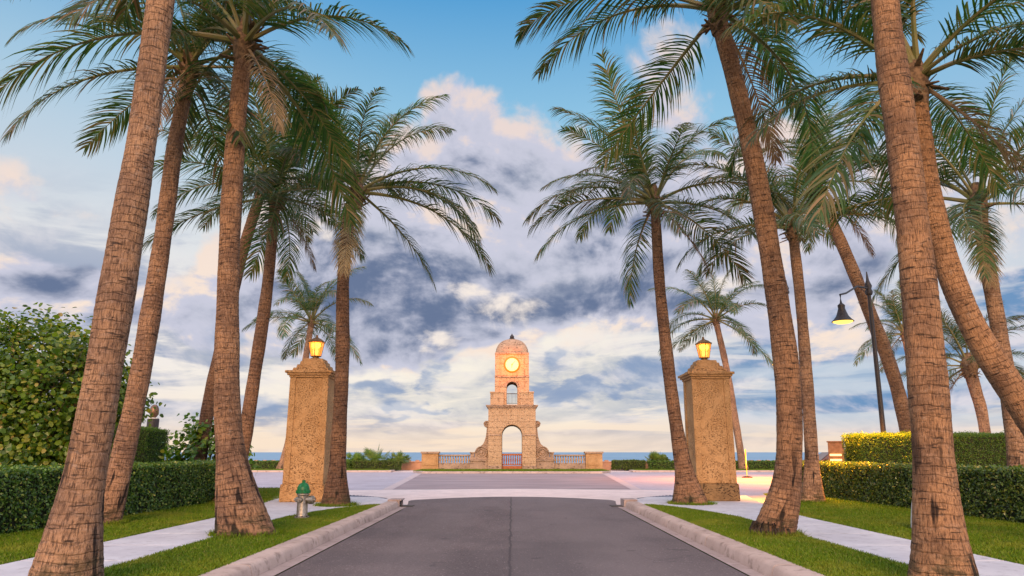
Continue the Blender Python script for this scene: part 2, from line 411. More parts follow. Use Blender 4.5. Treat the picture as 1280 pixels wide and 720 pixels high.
    bump(b, noise(comb(xs * .3, ys * .1, 0), 1, 4, .6), .5, .5); M['sea_water'] = m
    simple('sand', (.42, .33, .23), (.36, .28, .2), 2, .95, .3)
make_materials()

# ------------------------------------------------------------------ helpers
class MB:
    def __init__(s): s.v = []; s.f = []; s.mi = []; s.cur = 0; s.uv = None
    def add(s, vs, fs):
        k = len(s.v); s.v += [tuple(p) for p in vs]
        s.f += [tuple(i + k for i in f) for f in fs]; s.mi += [s.cur] * len(fs); return s
    def box(s, x0, x1, y0, y1, z0, z1, M4=None):
        p = [Vector((x, y, z)) for z in (z0, z1) for y in (y0, y1) for x in (x0, x1)]
        if M4: p = [M4 @ q for q in p]
        return s.add(p, [(0, 2, 3, 1), (4, 5, 7, 6), (0, 1, 5, 4), (1, 3, 7, 5), (3, 2, 6, 7), (2, 0, 4, 6)])
    def frustum(s, cx, cy, z0, z1, a0, b0, a1, b1):
        p = [(cx + sx * a0, cy + sy * b0, z0) for sx, sy in ((-1, -1), (1, -1), (1, 1), (-1, 1))] + \
            [(cx + sx * a1, cy + sy * b1, z1) for sx, sy in ((-1, -1), (1, -1), (1, 1), (-1, 1))]
        return s.add(p, [(3, 2, 1, 0), (4, 5, 6, 7), (0, 1, 5, 4), (1, 2, 6, 5), (2, 3, 7, 6), (3, 0, 4, 7)])
    def prism(s, pts, z0, z1):
        n = len(pts)
        p = [(x, y, z0) for x, y in pts] + [(x, y, z1) for x, y in pts]
        return s.add(p, [tuple(range(n))[::-1], tuple(range(n, 2 * n))] + [(i, (i + 1) % n, n + (i + 1) % n, n + i) for i in range(n)])
    def sheet(s, pts, z):
        pts = [(p[0], p[1], p[2] if len(p) > 2 else z) for p in pts]
        return s.add(pts, [tuple(range(len(pts)))])
    def xz(s, pts, y0, y1):
        n = len(pts)
        p = [(x, y0, z) for x, z in pts] + [(x, y1, z) for x, z in pts]
        return s.add(p, [tuple(range(n)), tuple(range(n, 2 * n))[::-1]] + [(i, n + i, n + (i + 1) % n, (i + 1) % n) for i in range(n)])
    def lathe(s, prof, cx=0, cy=0, n=15, M4=None, sq=0):
        vs, fs = [], []
        for r, z in prof:
            for i in range(n):
                a = 2 * math.pi * i / n + sq
                p = Vector((cx + r * math.cos(a), cy + r * math.sin(a), z)); vs.append(M4 @ p if M4 else p)
        for j in range(len(prof) - 1):
            for i in range(n):
                fs.append((j * n + i, j * n + (i + 1) % n, (j + 1) * n + (i + 1) % n, (j + 1) * n + i))
        fs.append(tuple(range(n))[::-1]); fs.append(tuple(range((len(prof) - 1) * n, len(prof) * n)))
        return s.add(vs, fs)
    def tube(s, pts, rad, n=8):
        pts = [Vector(p) for p in pts]; vs, fs = [], []
        if not hasattr(rad, '__len__'): rad = [rad] * len(pts)
        up = Vector((0, 0, 1))
        for i, p in enumerate(pts):
            t = (pts[min(i + 1, len(pts) - 1)] - pts[max(i - 1, 0)]).normalized()
            a = t.cross(up if abs(t.z) < .95 else Vector((0, 1, 0))).normalized(); b = a.cross(t)
            for k in range(n):
                q = 2 * math.pi * k / n; vs.append(p + (a * math.cos(q) + b * math.sin(q)) * rad[i])
        for j in range(len(pts) - 1):
            for k in range(n):
                fs.append((j * n + k, j * n + (k + 1) % n, (j + 1) * n + (k + 1) % n, (j + 1) * n + k))
        fs.append(tuple(range(n))[::-1]); fs.append(tuple(range((len(pts) - 1) * n, len(pts) * n)))
        return s.add(vs, fs)
    def build(s, name, mat, parent=None, smooth=False, bev=0, loc=None):
        me = bpy.data.meshes.new(name); me.from_pydata(s.v, [], s.f); me.update()
        mats = mat if isinstance(mat, (list, tuple)) else [mat]
        for q in mats: me.materials.append(M[q])
        if len(mats) > 1: me.polygons.foreach_set('material_index', s.mi)
        bm = bmesh.new(); bm.from_mesh(me); bmesh.ops.recalc_face_normals(bm, faces=bm.faces); bm.to_mesh(me); bm.free()
        if smooth:
            me.polygons.foreach_set('use_smooth', [True] * len(me.polygons))
            try: me.set_sharp_from_angle(angle=R(42))
            except Exception: pass
        o = bpy.data.objects.new(name, me); COL.objects.link(o)
        if parent: o.parent = parent
        if loc: o.location = loc
        if bev:
            md = o.modifiers.new('edge', 'BEVEL'); md.width = bev; md.segments = 2; md.limit_method = 'ANGLE'; md.angle_limit = R(50)
        return o
def tag(o, label=None, cat=None, group=None, kind=None):
    if label: o['label'] = label
    if cat: o['category'] = cat
    if group: o['group'] = group
    if kind: o['kind'] = kind
    return o
def thing(name, loc, label, cat, group=None, rz=0):
    o = bpy.data.objects.new(name, None); COL.objects.link(o); o.location = loc; o.rotation_euler = (0, 0, rz)
    o.empty_display_size = .2
    return tag(o, label, cat, group)
def struct(o): o['kind'] = 'structure'; return o
def quick_mesh(name, verts, faces, mats, midx=None, smooth=False):
    me = bpy.data.meshes.new(name); me.from_pydata(verts, [], faces); me.update()
    for q in mats: me.materials.append(M[q])
    if midx is not None: me.polygons.foreach_set('material_index', midx)
    if smooth: me.polygons.foreach_set('use_smooth', [True] * len(me.polygons))
    return me

# ------------------------------------------------------------------ ground, streets, sea
KX = 3.37          # back of kerb
SW0, SW1 = 4.65, 6.05
def setting():
    struct(MB().sheet([(-400, -60), (400, -60), (400, 63), (-400, 63)], -.03).build('ground', 'turf'))
    struct(MB().sheet([(-9000, 62), (9000, 62), (30000, 45000), (-30000, 45000)], -3.0).build('sea', 'sea_water'))
    struct(MB().sheet([(-400, 62), (400, 62), (400, 85, -2.9), (-400, 85, -2.9)], -1.2).build('beach', 'sand'))
    # avenue
    W = 2.83
    fl = [(W, 19.2), (2.9, 20.6), (3.02, 21.8), (3.14, 22.7), (3.12, 23.1), (3.0, 23.4)]
    arch = [(x, 23.55 + 1.45 * (1 - (x / 2.8) ** 2)) for x in np.linspace(2.8, -2.8, 17)]
    poly = [(-W, -12), (W, -12)] + fl + arch + [(-x, y) for x, y in fl[::-1]]
    struct(MB().sheet(poly, .004).build('road', 'asphalt'))
    struct(MB().sheet([(-60, 22), (60, 22), (60, 56), (-60, 56)], -.004).build('cross_street', 'pavers'))
    # light concrete band and apron curling round both corners
    b2 = [(-5.2, 21.2), (5.2, 21.2), (6.4, 29.2), (4.9, 29.6), (0, 30.3), (-4.9, 29.6), (-6.4, 29.2)]
    struct(MB().sheet(b2, 0.0).build('crossing_band', 'band_concrete'))
    struct(MB().sheet([(-4.75, 29.75), (0, 30.45), (4.75, 29.75), (6.3, 51.9), (-6.3, 51.9)], 0.0).build('street_carriageway', 'street_asphalt'))
    for s in (-1, 1):
        struct(MB().sheet([(s * 4.75, 29.6), (s * 5.15, 29.6), (s * 6.75, 51.9), (s * 6.3, 51.9)], .004).build('street_edge_band', 'edge_concrete'))
        # gutter and kerb
        struct(MB().sheet([(s * W, -12), (s * 3.06, -12), (s * 3.06, 20.9), (s * 2.86, 20.9)], .008).build('gutter', 'gutter_concrete'))
        prof = [(3.05, -.05), (3.05, .03), (3.075, .115), (3.09, .138), (3.115, .152), (3.15, .157), (KX, .157), (KX, -.05)]
        mb = MB(); y = -12.0
        while y < 20.0:
            y1 = min(y + 3.0, 20.25)
            mb.xz([(s * x, z) for x, z in prof], y + .009, y1 - .009); y = y1
        struct(mb.build('kerb', 'kerb_concrete', smooth=True))
        # verge
        v = [(s * KX, -12), (s * SW0, -12), (s * SW0, 15.6), (s * 4.5, 16.9), (s * 4.2, 18.0), (s * 3.75, 18.8), (s * KX, 19.1)]
        struct(MB().prism(v, -.02, .148).build('verge_lawn', 'turf'))
        # sidewalk in bays
        mb = MB(); y = -12.0
        while y < 15.4:
            mb.prism([(s * (SW0 + .005), y + .009), (s * (SW1 - .005), y + .009), (s * (SW1 - .005), y + 1.513), (s * (SW0 + .005), y + 1.513)], -.02, .155); y += 1.525
        # the plaza round the pillar
        mb.prism([(s * SW0, y + .005), (s * (SW1 + .0), y + .005), (s * 6.6, 20.0), (s * 7.2, 23.0), (s * 4.0, 22.2), (s * KX, 20.95), (s * KX, 19.12), (s * 3.76, 18.82), (s * 4.21, 18.02), (s * 4.51, 16.92)], -.02, .155)
        struct(mb.build('sidewalk', 'sidewalk_concrete', bev=.006))
        struct(MB().add([(s * KX, 20.95, .155), (s * 4.0, 22.2, .155), (s * 7.2, 23.0, .155), (s * 7.4, 25.6, .006), (s * 5.2, 24.4, .006), (s * 3.9, 22.9, .006), (s * 3.25, 21.2, .006)],
                        [(0, 1, 5, 6), (1, 2, 3, 4, 5)]).build('kerb_ramp', 'sidewalk_concrete'))
        # garden lawn behind the sidewalk
        yE = 27.6 if s < 0 else 24.5
        g = [(s * (SW1 + .0), -12), (s * 60, -12), (s * 60, yE), (s * 8.6, yE), (s * 7.3, 23.0), (s * 6.63, 20.0)]
        if s > 0: g = [(SW1, -12), (60, -12), (60, yE), (10.0, yE), (8.3, 22.0), (6.63, 19.0)]
        struct(MB().prism(g, -.02, .146).build('garden_lawn', 'turf'))
        struct(MB().box(*sorted((s * 8.6, s * 60)), yE + .002, yE + .2, -.02, .16).build('garden_kerb', 'red_kerb', bev=.02))
        # sea-front planting strip with kerb
        struct(MB().box(*sorted((s * 9.0, s * 60)), 55.4, 57.2, -.02, .13).build('planting_kerb', 'kerb_concrete', bev=.03))
        struct(MB().box(*sorted((s * 9.3, s * 60)), 55.65, 60.9, -.02, .142).build('planting_bed', 'turf'))
    struct(MB().box(-60, 60, 56.0, 61.0, -.05, .01).build('promenade', 'band_concrete'))
    # bed in front of the tower
    bed = [(-6.3, 51.9), (6.3, 51.9), (7.2, 54.2), (7.2, 61), (-7.2, 61), (-7.2, 54.2)]
    struct(MB().prism(bed, -.02, .14).build('tower_bed_kerb', 'kerb_concrete', bev=.03))
    struct(MB().prism([(x * .965, 52.1 + (y - 51.9) * .97) for x, y in bed], .02, .152).build('tower_bed_lawn', 'turf'))
setting()

def grass_blades():
    rng = np.random.default_rng(5)
    areas = []
    def fill(x0, x1, y0, y1, dens, h, z, test=None):
        n = int((x1 - x0) * (y1 - y0) * dens)
        p = np.stack([rng.uniform(x0, x1, n), rng.uniform(y0, y1, n)], 1)
        if test is not None: p = p[test(p)]
        areas.append((p, h, z))
    for s in (-1, 1):
        a, b = sorted((s * KX, s * SW0))
        def vt(p):
            x = np.abs(p[:, 0]); y = p[:, 1]
            return (y < 15.6) | (x < 3.37 + 1.28 * np.clip((19.1 - y) / 3.5, 0, 1) ** .55)
        fill(a - .02, b + .02, 6.5, 19.1, 4200, .030, .148, vt)
        a, b = sorted((s * SW1, s * 9.8))
        fill(a - .02, b, 7, 16, 2600, .036, .146)
        fill(a - .02, b, 16, 24, 1200, .042, .146, lambda p: np.abs(p[:, 0]) > 6.05 + np.clip((p[:, 1] - 16) * (.25 if p[0, 0] > 0 else .12), 0, 9))
    fill(-14, -7.6, 24, 27.6, 500, .06, .146)
    fill(-7, 7, 52.3, 57.5, 160, .07, .152)
    for s in (-1, 1): fill(*sorted((s * 9.4, s * 22)), 55.7, 57.6, 160, .07, .142)
    for (px, py, Y, r0) in ((80, 735, 7.55, .36), (132, 655, 14.02, .27), (308, 668, 12.28, .49), (284, 628, 19.93, .47), (420, 632, 18.75, .44), (1182, 734, 7.68, .35), (966, 668, 12.28, .37), (1016, 628, 19.93, .37), (864, 630, 19.32, .5)):
        c = at(px, py, Y); n = 900; a = rng.uniform(0, 2 * np.pi, n); r_ = r0 * rng.uniform(.92, 1.0, n) + np.abs(rng.normal(0, .06, n))
        areas.append((np.stack([c.x + np.cos(a) * r_, c.y + np.sin(a) * r_], 1), .085, .146))
    V = []
    for p, h, z in areas:
        n = len(p); ang = rng.uniform(0, 2 * np.pi, n); w = rng.uniform(.0035, .007, n) * (1 + p[:, 1] * .03); hh = h * rng.uniform(.5, 1.35, n)
        dx, dy = np.cos(ang) * w, np.sin(ang) * w
        lx, ly = rng.normal(0, .5, n) * hh, rng.normal(0, .5, n) * hh
        a = np.stack([p[:, 0] - dx, p[:, 1] - dy, np.full(n, z)], 1); b = np.stack([p[:, 0] + dx, p[:, 1] + dy, np.full(n, z)], 1)
        c = np.stack([p[:, 0] + lx, p[:, 1] + ly, z + hh], 1)
        V.append(np.stack([a, b, c], 1).reshape(-1, 3))
    V = np.concatenate(V); nt = len(V) // 3
    me = bpy.data.meshes.new('grass')
    me.vertices.add(len(V)); me.vertices.foreach_set('co', V.astype(np.float32).ravel())
    me.loops.add(len(V)); me.loops.foreach_set('vertex_index', np.arange(len(V), dtype=np.int32))
    me.polygons.add(nt); me.polygons.foreach_set('loop_start', np.arange(0, len(V), 3, dtype=np.int32)); me.polygons.foreach_set('loop_total', np.full(nt, 3, dtype=np.int32))
    me.update(); me.validate(); me.materials.append(M['grass_blade'])
    o = bpy.data.objects.new('grass', me); COL.objects.link(o)
    tag(o, 'short mown green grass on the verges and lawns', 'grass', kind='stuff')
grass_blades()

# ------------------------------------------------------------------ clock tower
TY = 58.0
def arch_pts(hw, z0, zs, n=12):
    """opening outline from bottom left, over the arch, to bottom right"""
    return [(-hw, z0), (-hw, zs)] + [(-hw * math.cos(a), zs + hw * math.sin(a)) for a in np.linspace(0, math.pi, n + 2)[1:-1]] + [(hw, zs), (hw, z0)]
def pierced(mb, W, z0, z1, hw, zb, zs, y0, y1):
    """wall from -W..W, z0..z1 with an arched opening zb.. ; front y0, back y1"""
    a = arch_pts(hw, zb, zs)
    if zb > z0: mb.box(-hw, hw, y0, y1, z0, zb)
    # left and right piers, then spandrels as quads up to z1
    mb.box(-W, -hw, y0, y1, z0, zs); mb.box(hw, W, y0, y1, z0, zs)
    n = len(a)
    top = a[1:-1]
    for i in range(len(top) - 1):
        (xa, za), (xb, zb2) = top[i], top[i + 1]
        mb.xz([(xa, za), (xb, zb2), (xb, z1), (xa, z1)], y0, y1)
    mb.box(-W, -hw, y0, y1, zs, z1); mb.box(hw, W, y0, y1, zs, z1)
def tower():
    t = thing('clock_tower', (0, TY, .14), 'sand coloured stone clock tower with dome, lit clock and open arches facing the avenue', 'clock tower')
    D = 3.4
    mb = MB(); W = 1.88
    for y0, y1 in ((0, .55), (D - .55, D)): pierced(mb, W, 0.0, 4.72, .81, 0.0, 2.62, y0, y1)
    for s in (-1, 1): mb.box(*sorted((s * .99, s * (W - .003))), .55, D - .55, 0, 4.72)
    mb.build('lower_stage', 'tower_stone', t, bev=.02)
    mb = MB()
    mb.box(-W - .04, -.84, -.05, D + .05, 0, .28); mb.box(.84, W + .04, -.05, D + .05, 0, .28)
    for s in (-1, 1): mb.box(*sorted((s * .78, s * (W + .035))), -.04, .5, 2.56, 2.68)
    mb.build('plinth', 'weathered_stone', t, bev=.03)
    # voussoir ring
    mb = MB()
    ring = np.linspace(0, math.pi, 16)
    for i in range(15):
        a, b = ring[i] + .006, ring[i + 1] - .006
        mb.xz([(-r_ * math.cos(q), 2.68 + r_ * math.sin(q)) for r_, q in ((.79, a), (1.06, a), (1.06, b), (.79, b))], -.035, .1)
    mb.build('arch_ring', 'tower_stone', t, bev=.01)
    mb = MB()
    for z0, z1, e in ((4.70, 4.80, .05), (4.80, 4.90, .13), (4.90, 4.98, .2)): mb.box(-W - e, W + e, -e, D + e, z0, z1)
    mb.build('cornice', 'weathered_stone', t, bev=.02)
    mb = MB()
    for s in (-1, 1):
        mb.box(*sorted((s * .66, s * 1.73)), .1, .45, 4.98, 5.93); mb.box(*sorted((s * .62, s * 1.77)), .06, .5, 5.93, 6.05)
        mb.box(*sorted((s * 1.38, s * 1.73)), .45, D - .1, 4.98, 5.95)
    mb.build('parapet', 'tower_stone', t, bev=.02)
    # belfry
    U = 1.33; yb0, yb1 = .42, D - .42
    mb = MB()
    for y0, y1 in ((yb0, yb0 + .5), (yb1 - .5, yb1)): pierced(mb, U, 4.98, 9.1, .44, 5.05, 6.42, y0, y1)
    for s in (-1, 1): mb.box(*sorted((s * .8, s * (U - .003))), yb0 + .5, yb1 - .5, 4.98, 9.1)
    for s in (-1, 1):      # corner pilasters
        mb.box(*sorted((s * 1.02, s * (U + .04))), yb0 - .05, yb0 + .2, 7.35, 9.1)
        mb.box(*sorted((s * 1.05, s * (U + .05))), yb0 - .06, yb0 + .2, 4.98, 7.2)
    mb.build('belfry', 'tower_stone', t, bev=.025)
    mb = MB()
    mb.box(-U - .07, U + .07, yb0 - .08, yb1 + .07, 7.22, 7.34); mb.build('string_course', 'weathered_stone', t, bev=.02); mb = MB(); mb.box(-U - .06, U + .06, yb0 - .09, yb1 + .06, 9.1, 9.24)
    mb.build('string_course', 'weathered_stone', t, bev=.02)
    mb = MB()
    for i in range(11):
        q = np.linspace(0, math.pi, 12); a, b = q[i] + .008, q[i + 1] - .008
        mb.xz([(-r_ * math.cos(w), 6.45 + r_ * math.sin(w)) for r_, w in ((.43, a), (.62, a), (.62, b), (.43, b))], yb0 - .035, yb0 + .1)
    mb.build('belfry_arch_ring', 'weathered_stone', t, bev=.02)
    # dome: rounded square plan becoming round
    vs, fs, n = [], [], 32; yc = (yb0 + yb1) / 2
    rows = 10
    for j in range(rows + 1):
        ph = j / rows * math.pi / 2 * .985; rr = math.cos(ph) ** .85; zz = 9.24 + 1.28 * math.sin(ph)
        for i in range(n):
            a = 2 * math.pi * i / n; e = 5 - 2.6 * j / rows
            k = (abs(math.cos(a)) ** e + abs(math.sin(a)) ** e) ** (-1 / e)
            vs.append((1.36 * rr * k * math.cos(a), yc + 1.3 * rr * k * math.sin(a), zz))
    for j in range(rows):
        for i in range(n): fs.append((j * n + i, j * n + (i + 1) % n, (j + 1) * n + (i + 1) % n, (j + 1) * n + i))
    fs.append(tuple(range(rows * n, rows * n + n)))
    d = MB().add(vs, fs).build('dome', 'weathered_stone', t, smooth=True)
    MB().lathe([(.24, 10.48), (.26, 10.56), (.15, 10.62), (.19, 10.72), (.14, 10.82), (.05, 10.92), (.01, 11.02)], 0, yc, 14).build('finial', 'dark_iron', t, smooth=True)
    # balcony railing in the belfry opening
    mb = MB(); mb.box(-.44, .44, yb0 + .02, yb0 + .07, 5.88, 5.94); mb.box(-.44, .44, yb0 + .02, yb0 + .07, 5.12, 5.16)
    for i in range(8): x = -.385 + i * .11; mb.box(x - .012, x + .012, yb0 + .033, yb0 + .057, 5.16, 5.88)
    mb.build('railing', 'dark_iron', t)
    # clock
    zc = 8.25; yf = yb0 - .002
    Mx = Matrix.Translation((0, yf, zc)) @ Matrix.Rotation(R(90), 4, 'X')
    ck = MB().lathe([(.66, 0), (.66, .03), (.60, .10), (.54, .11), (.53, .05), (.53, .0)], 0, 0, 40, Mx).build('clock', 'bezel_halo_glow', t, smooth=True)
    MB().lathe([(.525, 0), (.525, .045), (.40, .062), (.2, .07)], 0, 0, 40, Mx).build('dial', 'dial_glow', ck, smooth=True)
    mb = MB()
    for k in range(12):
        Mk = Mx @ Matrix.Rotation(R(30 * k), 4, 'Z'); mb.box(-.012, .012, .42, .49, .062, .074, Mk)
    mb.build('hour_marks', 'bronze', ck)
    for nm, ang, ln, w in (('hour_hand', 185, .27, .045), ('minute_hand', 42, .42, .03)):
        Mk = Mx @ Matrix.Rotation(R(-ang), 4, 'Z'); m2 = MB(); m2.add([Mk @ Vector(p) for p in [(-w, -.06, .078), (w, -.06, .078), (w * .4, ln, .078), (-w * .4, ln, .078), (-w, -.06, .088), (w, -.06, .088), (w * .4, ln, .088), (-w * .4, ln, .088)]],
            [(0, 1, 2, 3), (4, 7, 6, 5), (0, 4, 5, 1), (1, 5, 6, 2), (2, 6, 7, 3), (3, 7, 4, 0)]); m2.build(nm, 'bronze', ck)
    ld = bpy.data.lights.new('clock_halo_fill', 'POINT'); ld.energy = 260; ld.color = (1, .17, 0); ld.shadow_soft_size = .25  # added point light without a fixture, throws the orange halo on the wall
    lo = bpy.data.objects.new('clock_halo_fill', ld); COL.objects.link(lo); lo.parent = t; lo.location = (0, yb0 - .75, zc)
    # scroll buttresses
    for s in (-1, 1):
        b = MB(); X = lambda u: s * (W + u)
        out = [(0, .95), (0, 3.45)]
        out += [(.07, 3.5), (.14, 3.2), (.16, 2.9), (.20, 2.55), (.30, 2.2), (.42, 1.95), (.60, 1.8), (.62, 1.68), (.85, 1.6), (1.0, 1.45), (1.08, 1.25), (1.08, .95)]
        b.xz([(X(u + .002), z) for u, z in out], .55, 1.15)
        sb = b.build('scroll_buttress', 'weathered_stone', t, bev=.02)
        for cx, cz, rr, dd in ((.52, 1.28, .50, .16), (.12, 3.5, .26, .1)):
            v = MB()
            pts = []
            for k in range(46):
                q = k / 45 * 2.6 * 2 * math.pi; r_ = rr * (1 - k / 52)
                pts.append((X(cx + r_ * math.cos(q) * .98), .55 - dd * .55, cz + r_ * math.sin(q)))
            v.tube(pts, [.055 * rr / .5 * (1 - k / 70) + .01 for k in range(46)], 6)
            Mv = Matrix.Translation((X(cx), .62, cz)) @ Matrix.Rotation(R(90), 4, 'X')
            v.lathe([(rr * 1.02, -.45), (rr * 1.02, .09), (rr * .9, .12), (rr * .25, .12), (rr * .2, .2), (.02, .22)], 0, 0, 26, Mv)
            v.build('volute', 'weathered_stone', sb, smooth=True)
        m3 = MB(); m3.box(*sorted((X(.002), X(1.45))), .3, 1.25, 0, .62); m3.box(*sorted((X(.002), X(1.52))), .24, 1.3, .62, .74); m3.box(*sorted((X(.002), X(1.45))), .45, 1.2, .74, .95)
        m3.box(*sorted((X(1.12), X(1.42))), .5, 1.1, .95, 1.22); m3.box(*sorted((X(1.08), X(1.47))), .45, 1.15, 1.22, 1.33)
        m3.build('buttress_base', 'weathered_stone', t, bev=.025)
tower()
def tower_gate():
    g = thing('arch_gate', (0, TY + .62, .14), 'low red brown wooden gate with turned pickets closing the tower archway', 'gate')
    mb = MB(); mb.box(-.8, .8, 0, .09, .02, .26); mb.box(-.8, .8, 0, .09, .30, .38); mb.box(-.8, .8, -.01, .10, 1.06, 1.20)
    mb.box(-.8, -.72, 0, .09, .26, 1.06); mb.box(.72, .8, 0, .09, .26, 1.06); mb.build('gate_frame', 'gate_wood', g, bev=.012)
    for i in range(8):
        x = -.62 + i * 1.24 / 7
        MB().lathe([(.05, .38), (.05, .45), (.028, .5), (.058, .66), (.045, .85), (.026, .98), (.045, 1.02), (.045, 1.06)], x, .045, 10).build('picket', 'gate_wood', g, smooth=True)
tower_gate()
def balustrade(s):
    side = 'left' if s < 0 else 'right'
    near = 'palmetto clumps' if s < 0 else 'pillar with leaning palm'
    b = thing('balustrade', (s * 4.58, TY + .8, .14), f'stone balustrade with square end pier on the {side} of the clock tower', 'balustrade', 'stone balustrades beside the tower')
    L = 1.23
    mb = MB(); mb.box(-L, L, -.2, .2, 0, .40); mb.box(-L, L, -.16, .16, .40, .46); mb.build('base', 'weathered_stone', b, bev=.02)
    mb = MB(); mb.box(-L, L, -.17, .17, 1.0, 1.13); mb.build('rail', 'weathered_stone', b, bev=.03)
    for i in range(12):
        x = -L + .1 + i * (2 * L - .2) / 11
        MB().lathe([(.07, .46), (.07, .5), (.04, .54), (.078, .68), (.06, .84), (.036, .93), (.06, .96), (.06, 1.0)], x, 0, 10).build('baluster', 'tower_stone', b, smooth=True)
    mb = MB(); x0, x1 = sorted((s * L, s * (L + 1.36)))
    mb.box(x0 + .02, x1 - .02, -.34, .34, 0, 1.2); mb.box(x0 - .02, x1 + .02, -.4, .4, 0, .16); mb.box(x0 + .16, x1 - .16, -.37, .37, .3, 1.05); p = mb.build('pier', 'coquina', b, bev=.02)
    mb = MB(); mb.box(x0 - .06, x1 + .06, -.44, .44, 1.2, 1.36); mb.build('pier_cap', 'weathered_stone', p, bev=.03)
balustrade(-1); balustrade(1)

def sea_wall(s):
    side = 'left' if s < 0 else 'right'
    mb = MB(); x0, x1 = sorted((s * 7.35, s * 60)); mb.box(x0, x1, 60.95, 61.3, -.05, .62); mb.box(x0, x1, 60.9, 61.35, .62, .72)
    for i in range(0, 75):
        x = s * (7.8 + i * .7); mb.box(x - .16, x + .16, 61.0, 61.25, .72, .82)
    tag(mb.build('sea_wall', 'wall_stucco', bev=.02), f'low orange stucco sea wall running {side} from the tower along the beach', 'wall', 'sea walls')
sea_wall(-1); sea_wall(1)

# ------------------------------------------------------------------ entrance pillars with lanterns
def pillar(x, y, s):
    side = 'beside the fire hydrant' if s < 0 else 'with the dark rough plinth and leaning palm beside it'
    p = thing('gate_pillar', (x, y, .155), f'tall square coral stone entrance pillar {side}', 'pillar', 'entrance pillars of the avenue')
    a = .535
    mb = MB(); mb.frustum(0, 0, 0, .46, a + .065, a + .065, a + .055, a + .055); mb.build('plinth', 'coquina' if s < 0 else 'coquina_dark', p, bev=.03)
    mb = MB(); mb.frustum(0, 0, .46, 3.32, a - .015, a - .015, a - .03, a - .03); mb.build('shaft', 'coquina', p, bev=.02)
    # raised corner strips that leave a sunk panel on every face
    mb = MB()
    for sx in (-1, 1):
        for sy in (-1, 1):
            z0, z1 = .46, 3.32
            vs = []
            for z, aa in ((z0, a + .012), (z1, a - .003)):
                q = .17
                pts = [(aa, aa), (aa - q, aa), (aa - q, aa - .05), (aa - .05, aa - .05), (aa - .05, aa - q), (aa, aa - q)]
                vs += [(sx * u, sy * w, z) for u, w in pts]
            mb.add(vs, [(0, 1, 2, 3, 4, 5), (6, 7, 8, 9, 10, 11)] + [(i, (i + 1) % 6, 6 + (i + 1) % 6, 6 + i) for i in range(6)])
    mb.build('corner_strip', 'coquina', p, bev=.01)
    mb = MB()
    for z0, z1, e in ((3.32, 3.38, .02), (3.38, 3.44, .07), (3.44, 3.51, .12)): mb.box(-a - e, a + e, -a - e, a + e, z0, z1)
    mb.build('cornice', 'coquina', p, bev=.015)
    mb = MB()
    for z0, z1, w in ((3.51, 3.60, .50), (3.60, 3.70, .42), (3.70, 3.80, .35), (3.80, 3.88, .29)): mb.frustum(0, 0, z0, z1, w, w, w - .02, w - .02)
    mb.build('stepped_cap', 'coquina', p, bev=.012)
    # lantern: stands on the cap
    l = thing('lantern', (x, y, .155 + 3.88), 'lit amber glass lantern on the pillar ' + ('beside the fire hydrant' if s < 0 else 'with the dark rough plinth'), 'lantern', 'pillar lanterns')
    MB().lathe([(.16, 0), (.16, .03), (.09, .05), (.09, .07), (.155, .085), (.155, .10)], 0, 0, 8, sq=R(22.5)).build('lantern_base', 'lantern_metal', l)
    g = MB(); 
    n = 6
    for i in range(n):
        pass
    fr = MB()
    for i in range(n):
        q = 2 * math.pi * i / n + R(30)
        fr.tube([(.145 * math.cos(q), .145 * math.sin(q), .09), (.225 * math.cos(q), .225 * math.sin(q), .50)], .008, 6)
    fr.build('lantern_frame', 'lantern_metal', l)
    vs = [(r_ * math.cos(2 * math.pi * i / n + R(30)), r_ * math.sin(2 * math.pi * i / n + R(30)), z) for r_, z in ((.138, .10), (.216, .49)) for i in range(n)]
    MB().add(vs, [(i, (i + 1) % n, n + (i + 1) % n, n + i) for i in range(n)]).build('glass', 'amber_glass', l)
    MB().lathe([(.245, .49), (.255, .52), (.20, .55), (.15, .59), (.06, .63), (.03, .66), (.035, .69), (.01, .72)], 0, 0, 6, sq=R(30)).build('lantern_roof', 'lantern_metal', l)
    MB().lathe([(.02, .10), (.025, .14), (.05, .19), (.06, .24), (.045, .29), (.015, .33)], 0, 0, 12).build('bulb', 'bulb_glow', l, smooth=True)
    ld = bpy.data.lights.new('lantern_light', 'POINT'); ld.energy = 30; ld.color = (1, .42, .08); ld.shadow_soft_size = .12
    lo = bpy.data.objects.new('lantern_light', ld); COL.objects.link(lo); lo.parent = l; lo.location = (0, 0, .42)
pillar(-5.62, 20.55, -1); pillar(5.60, 20.9, 1)

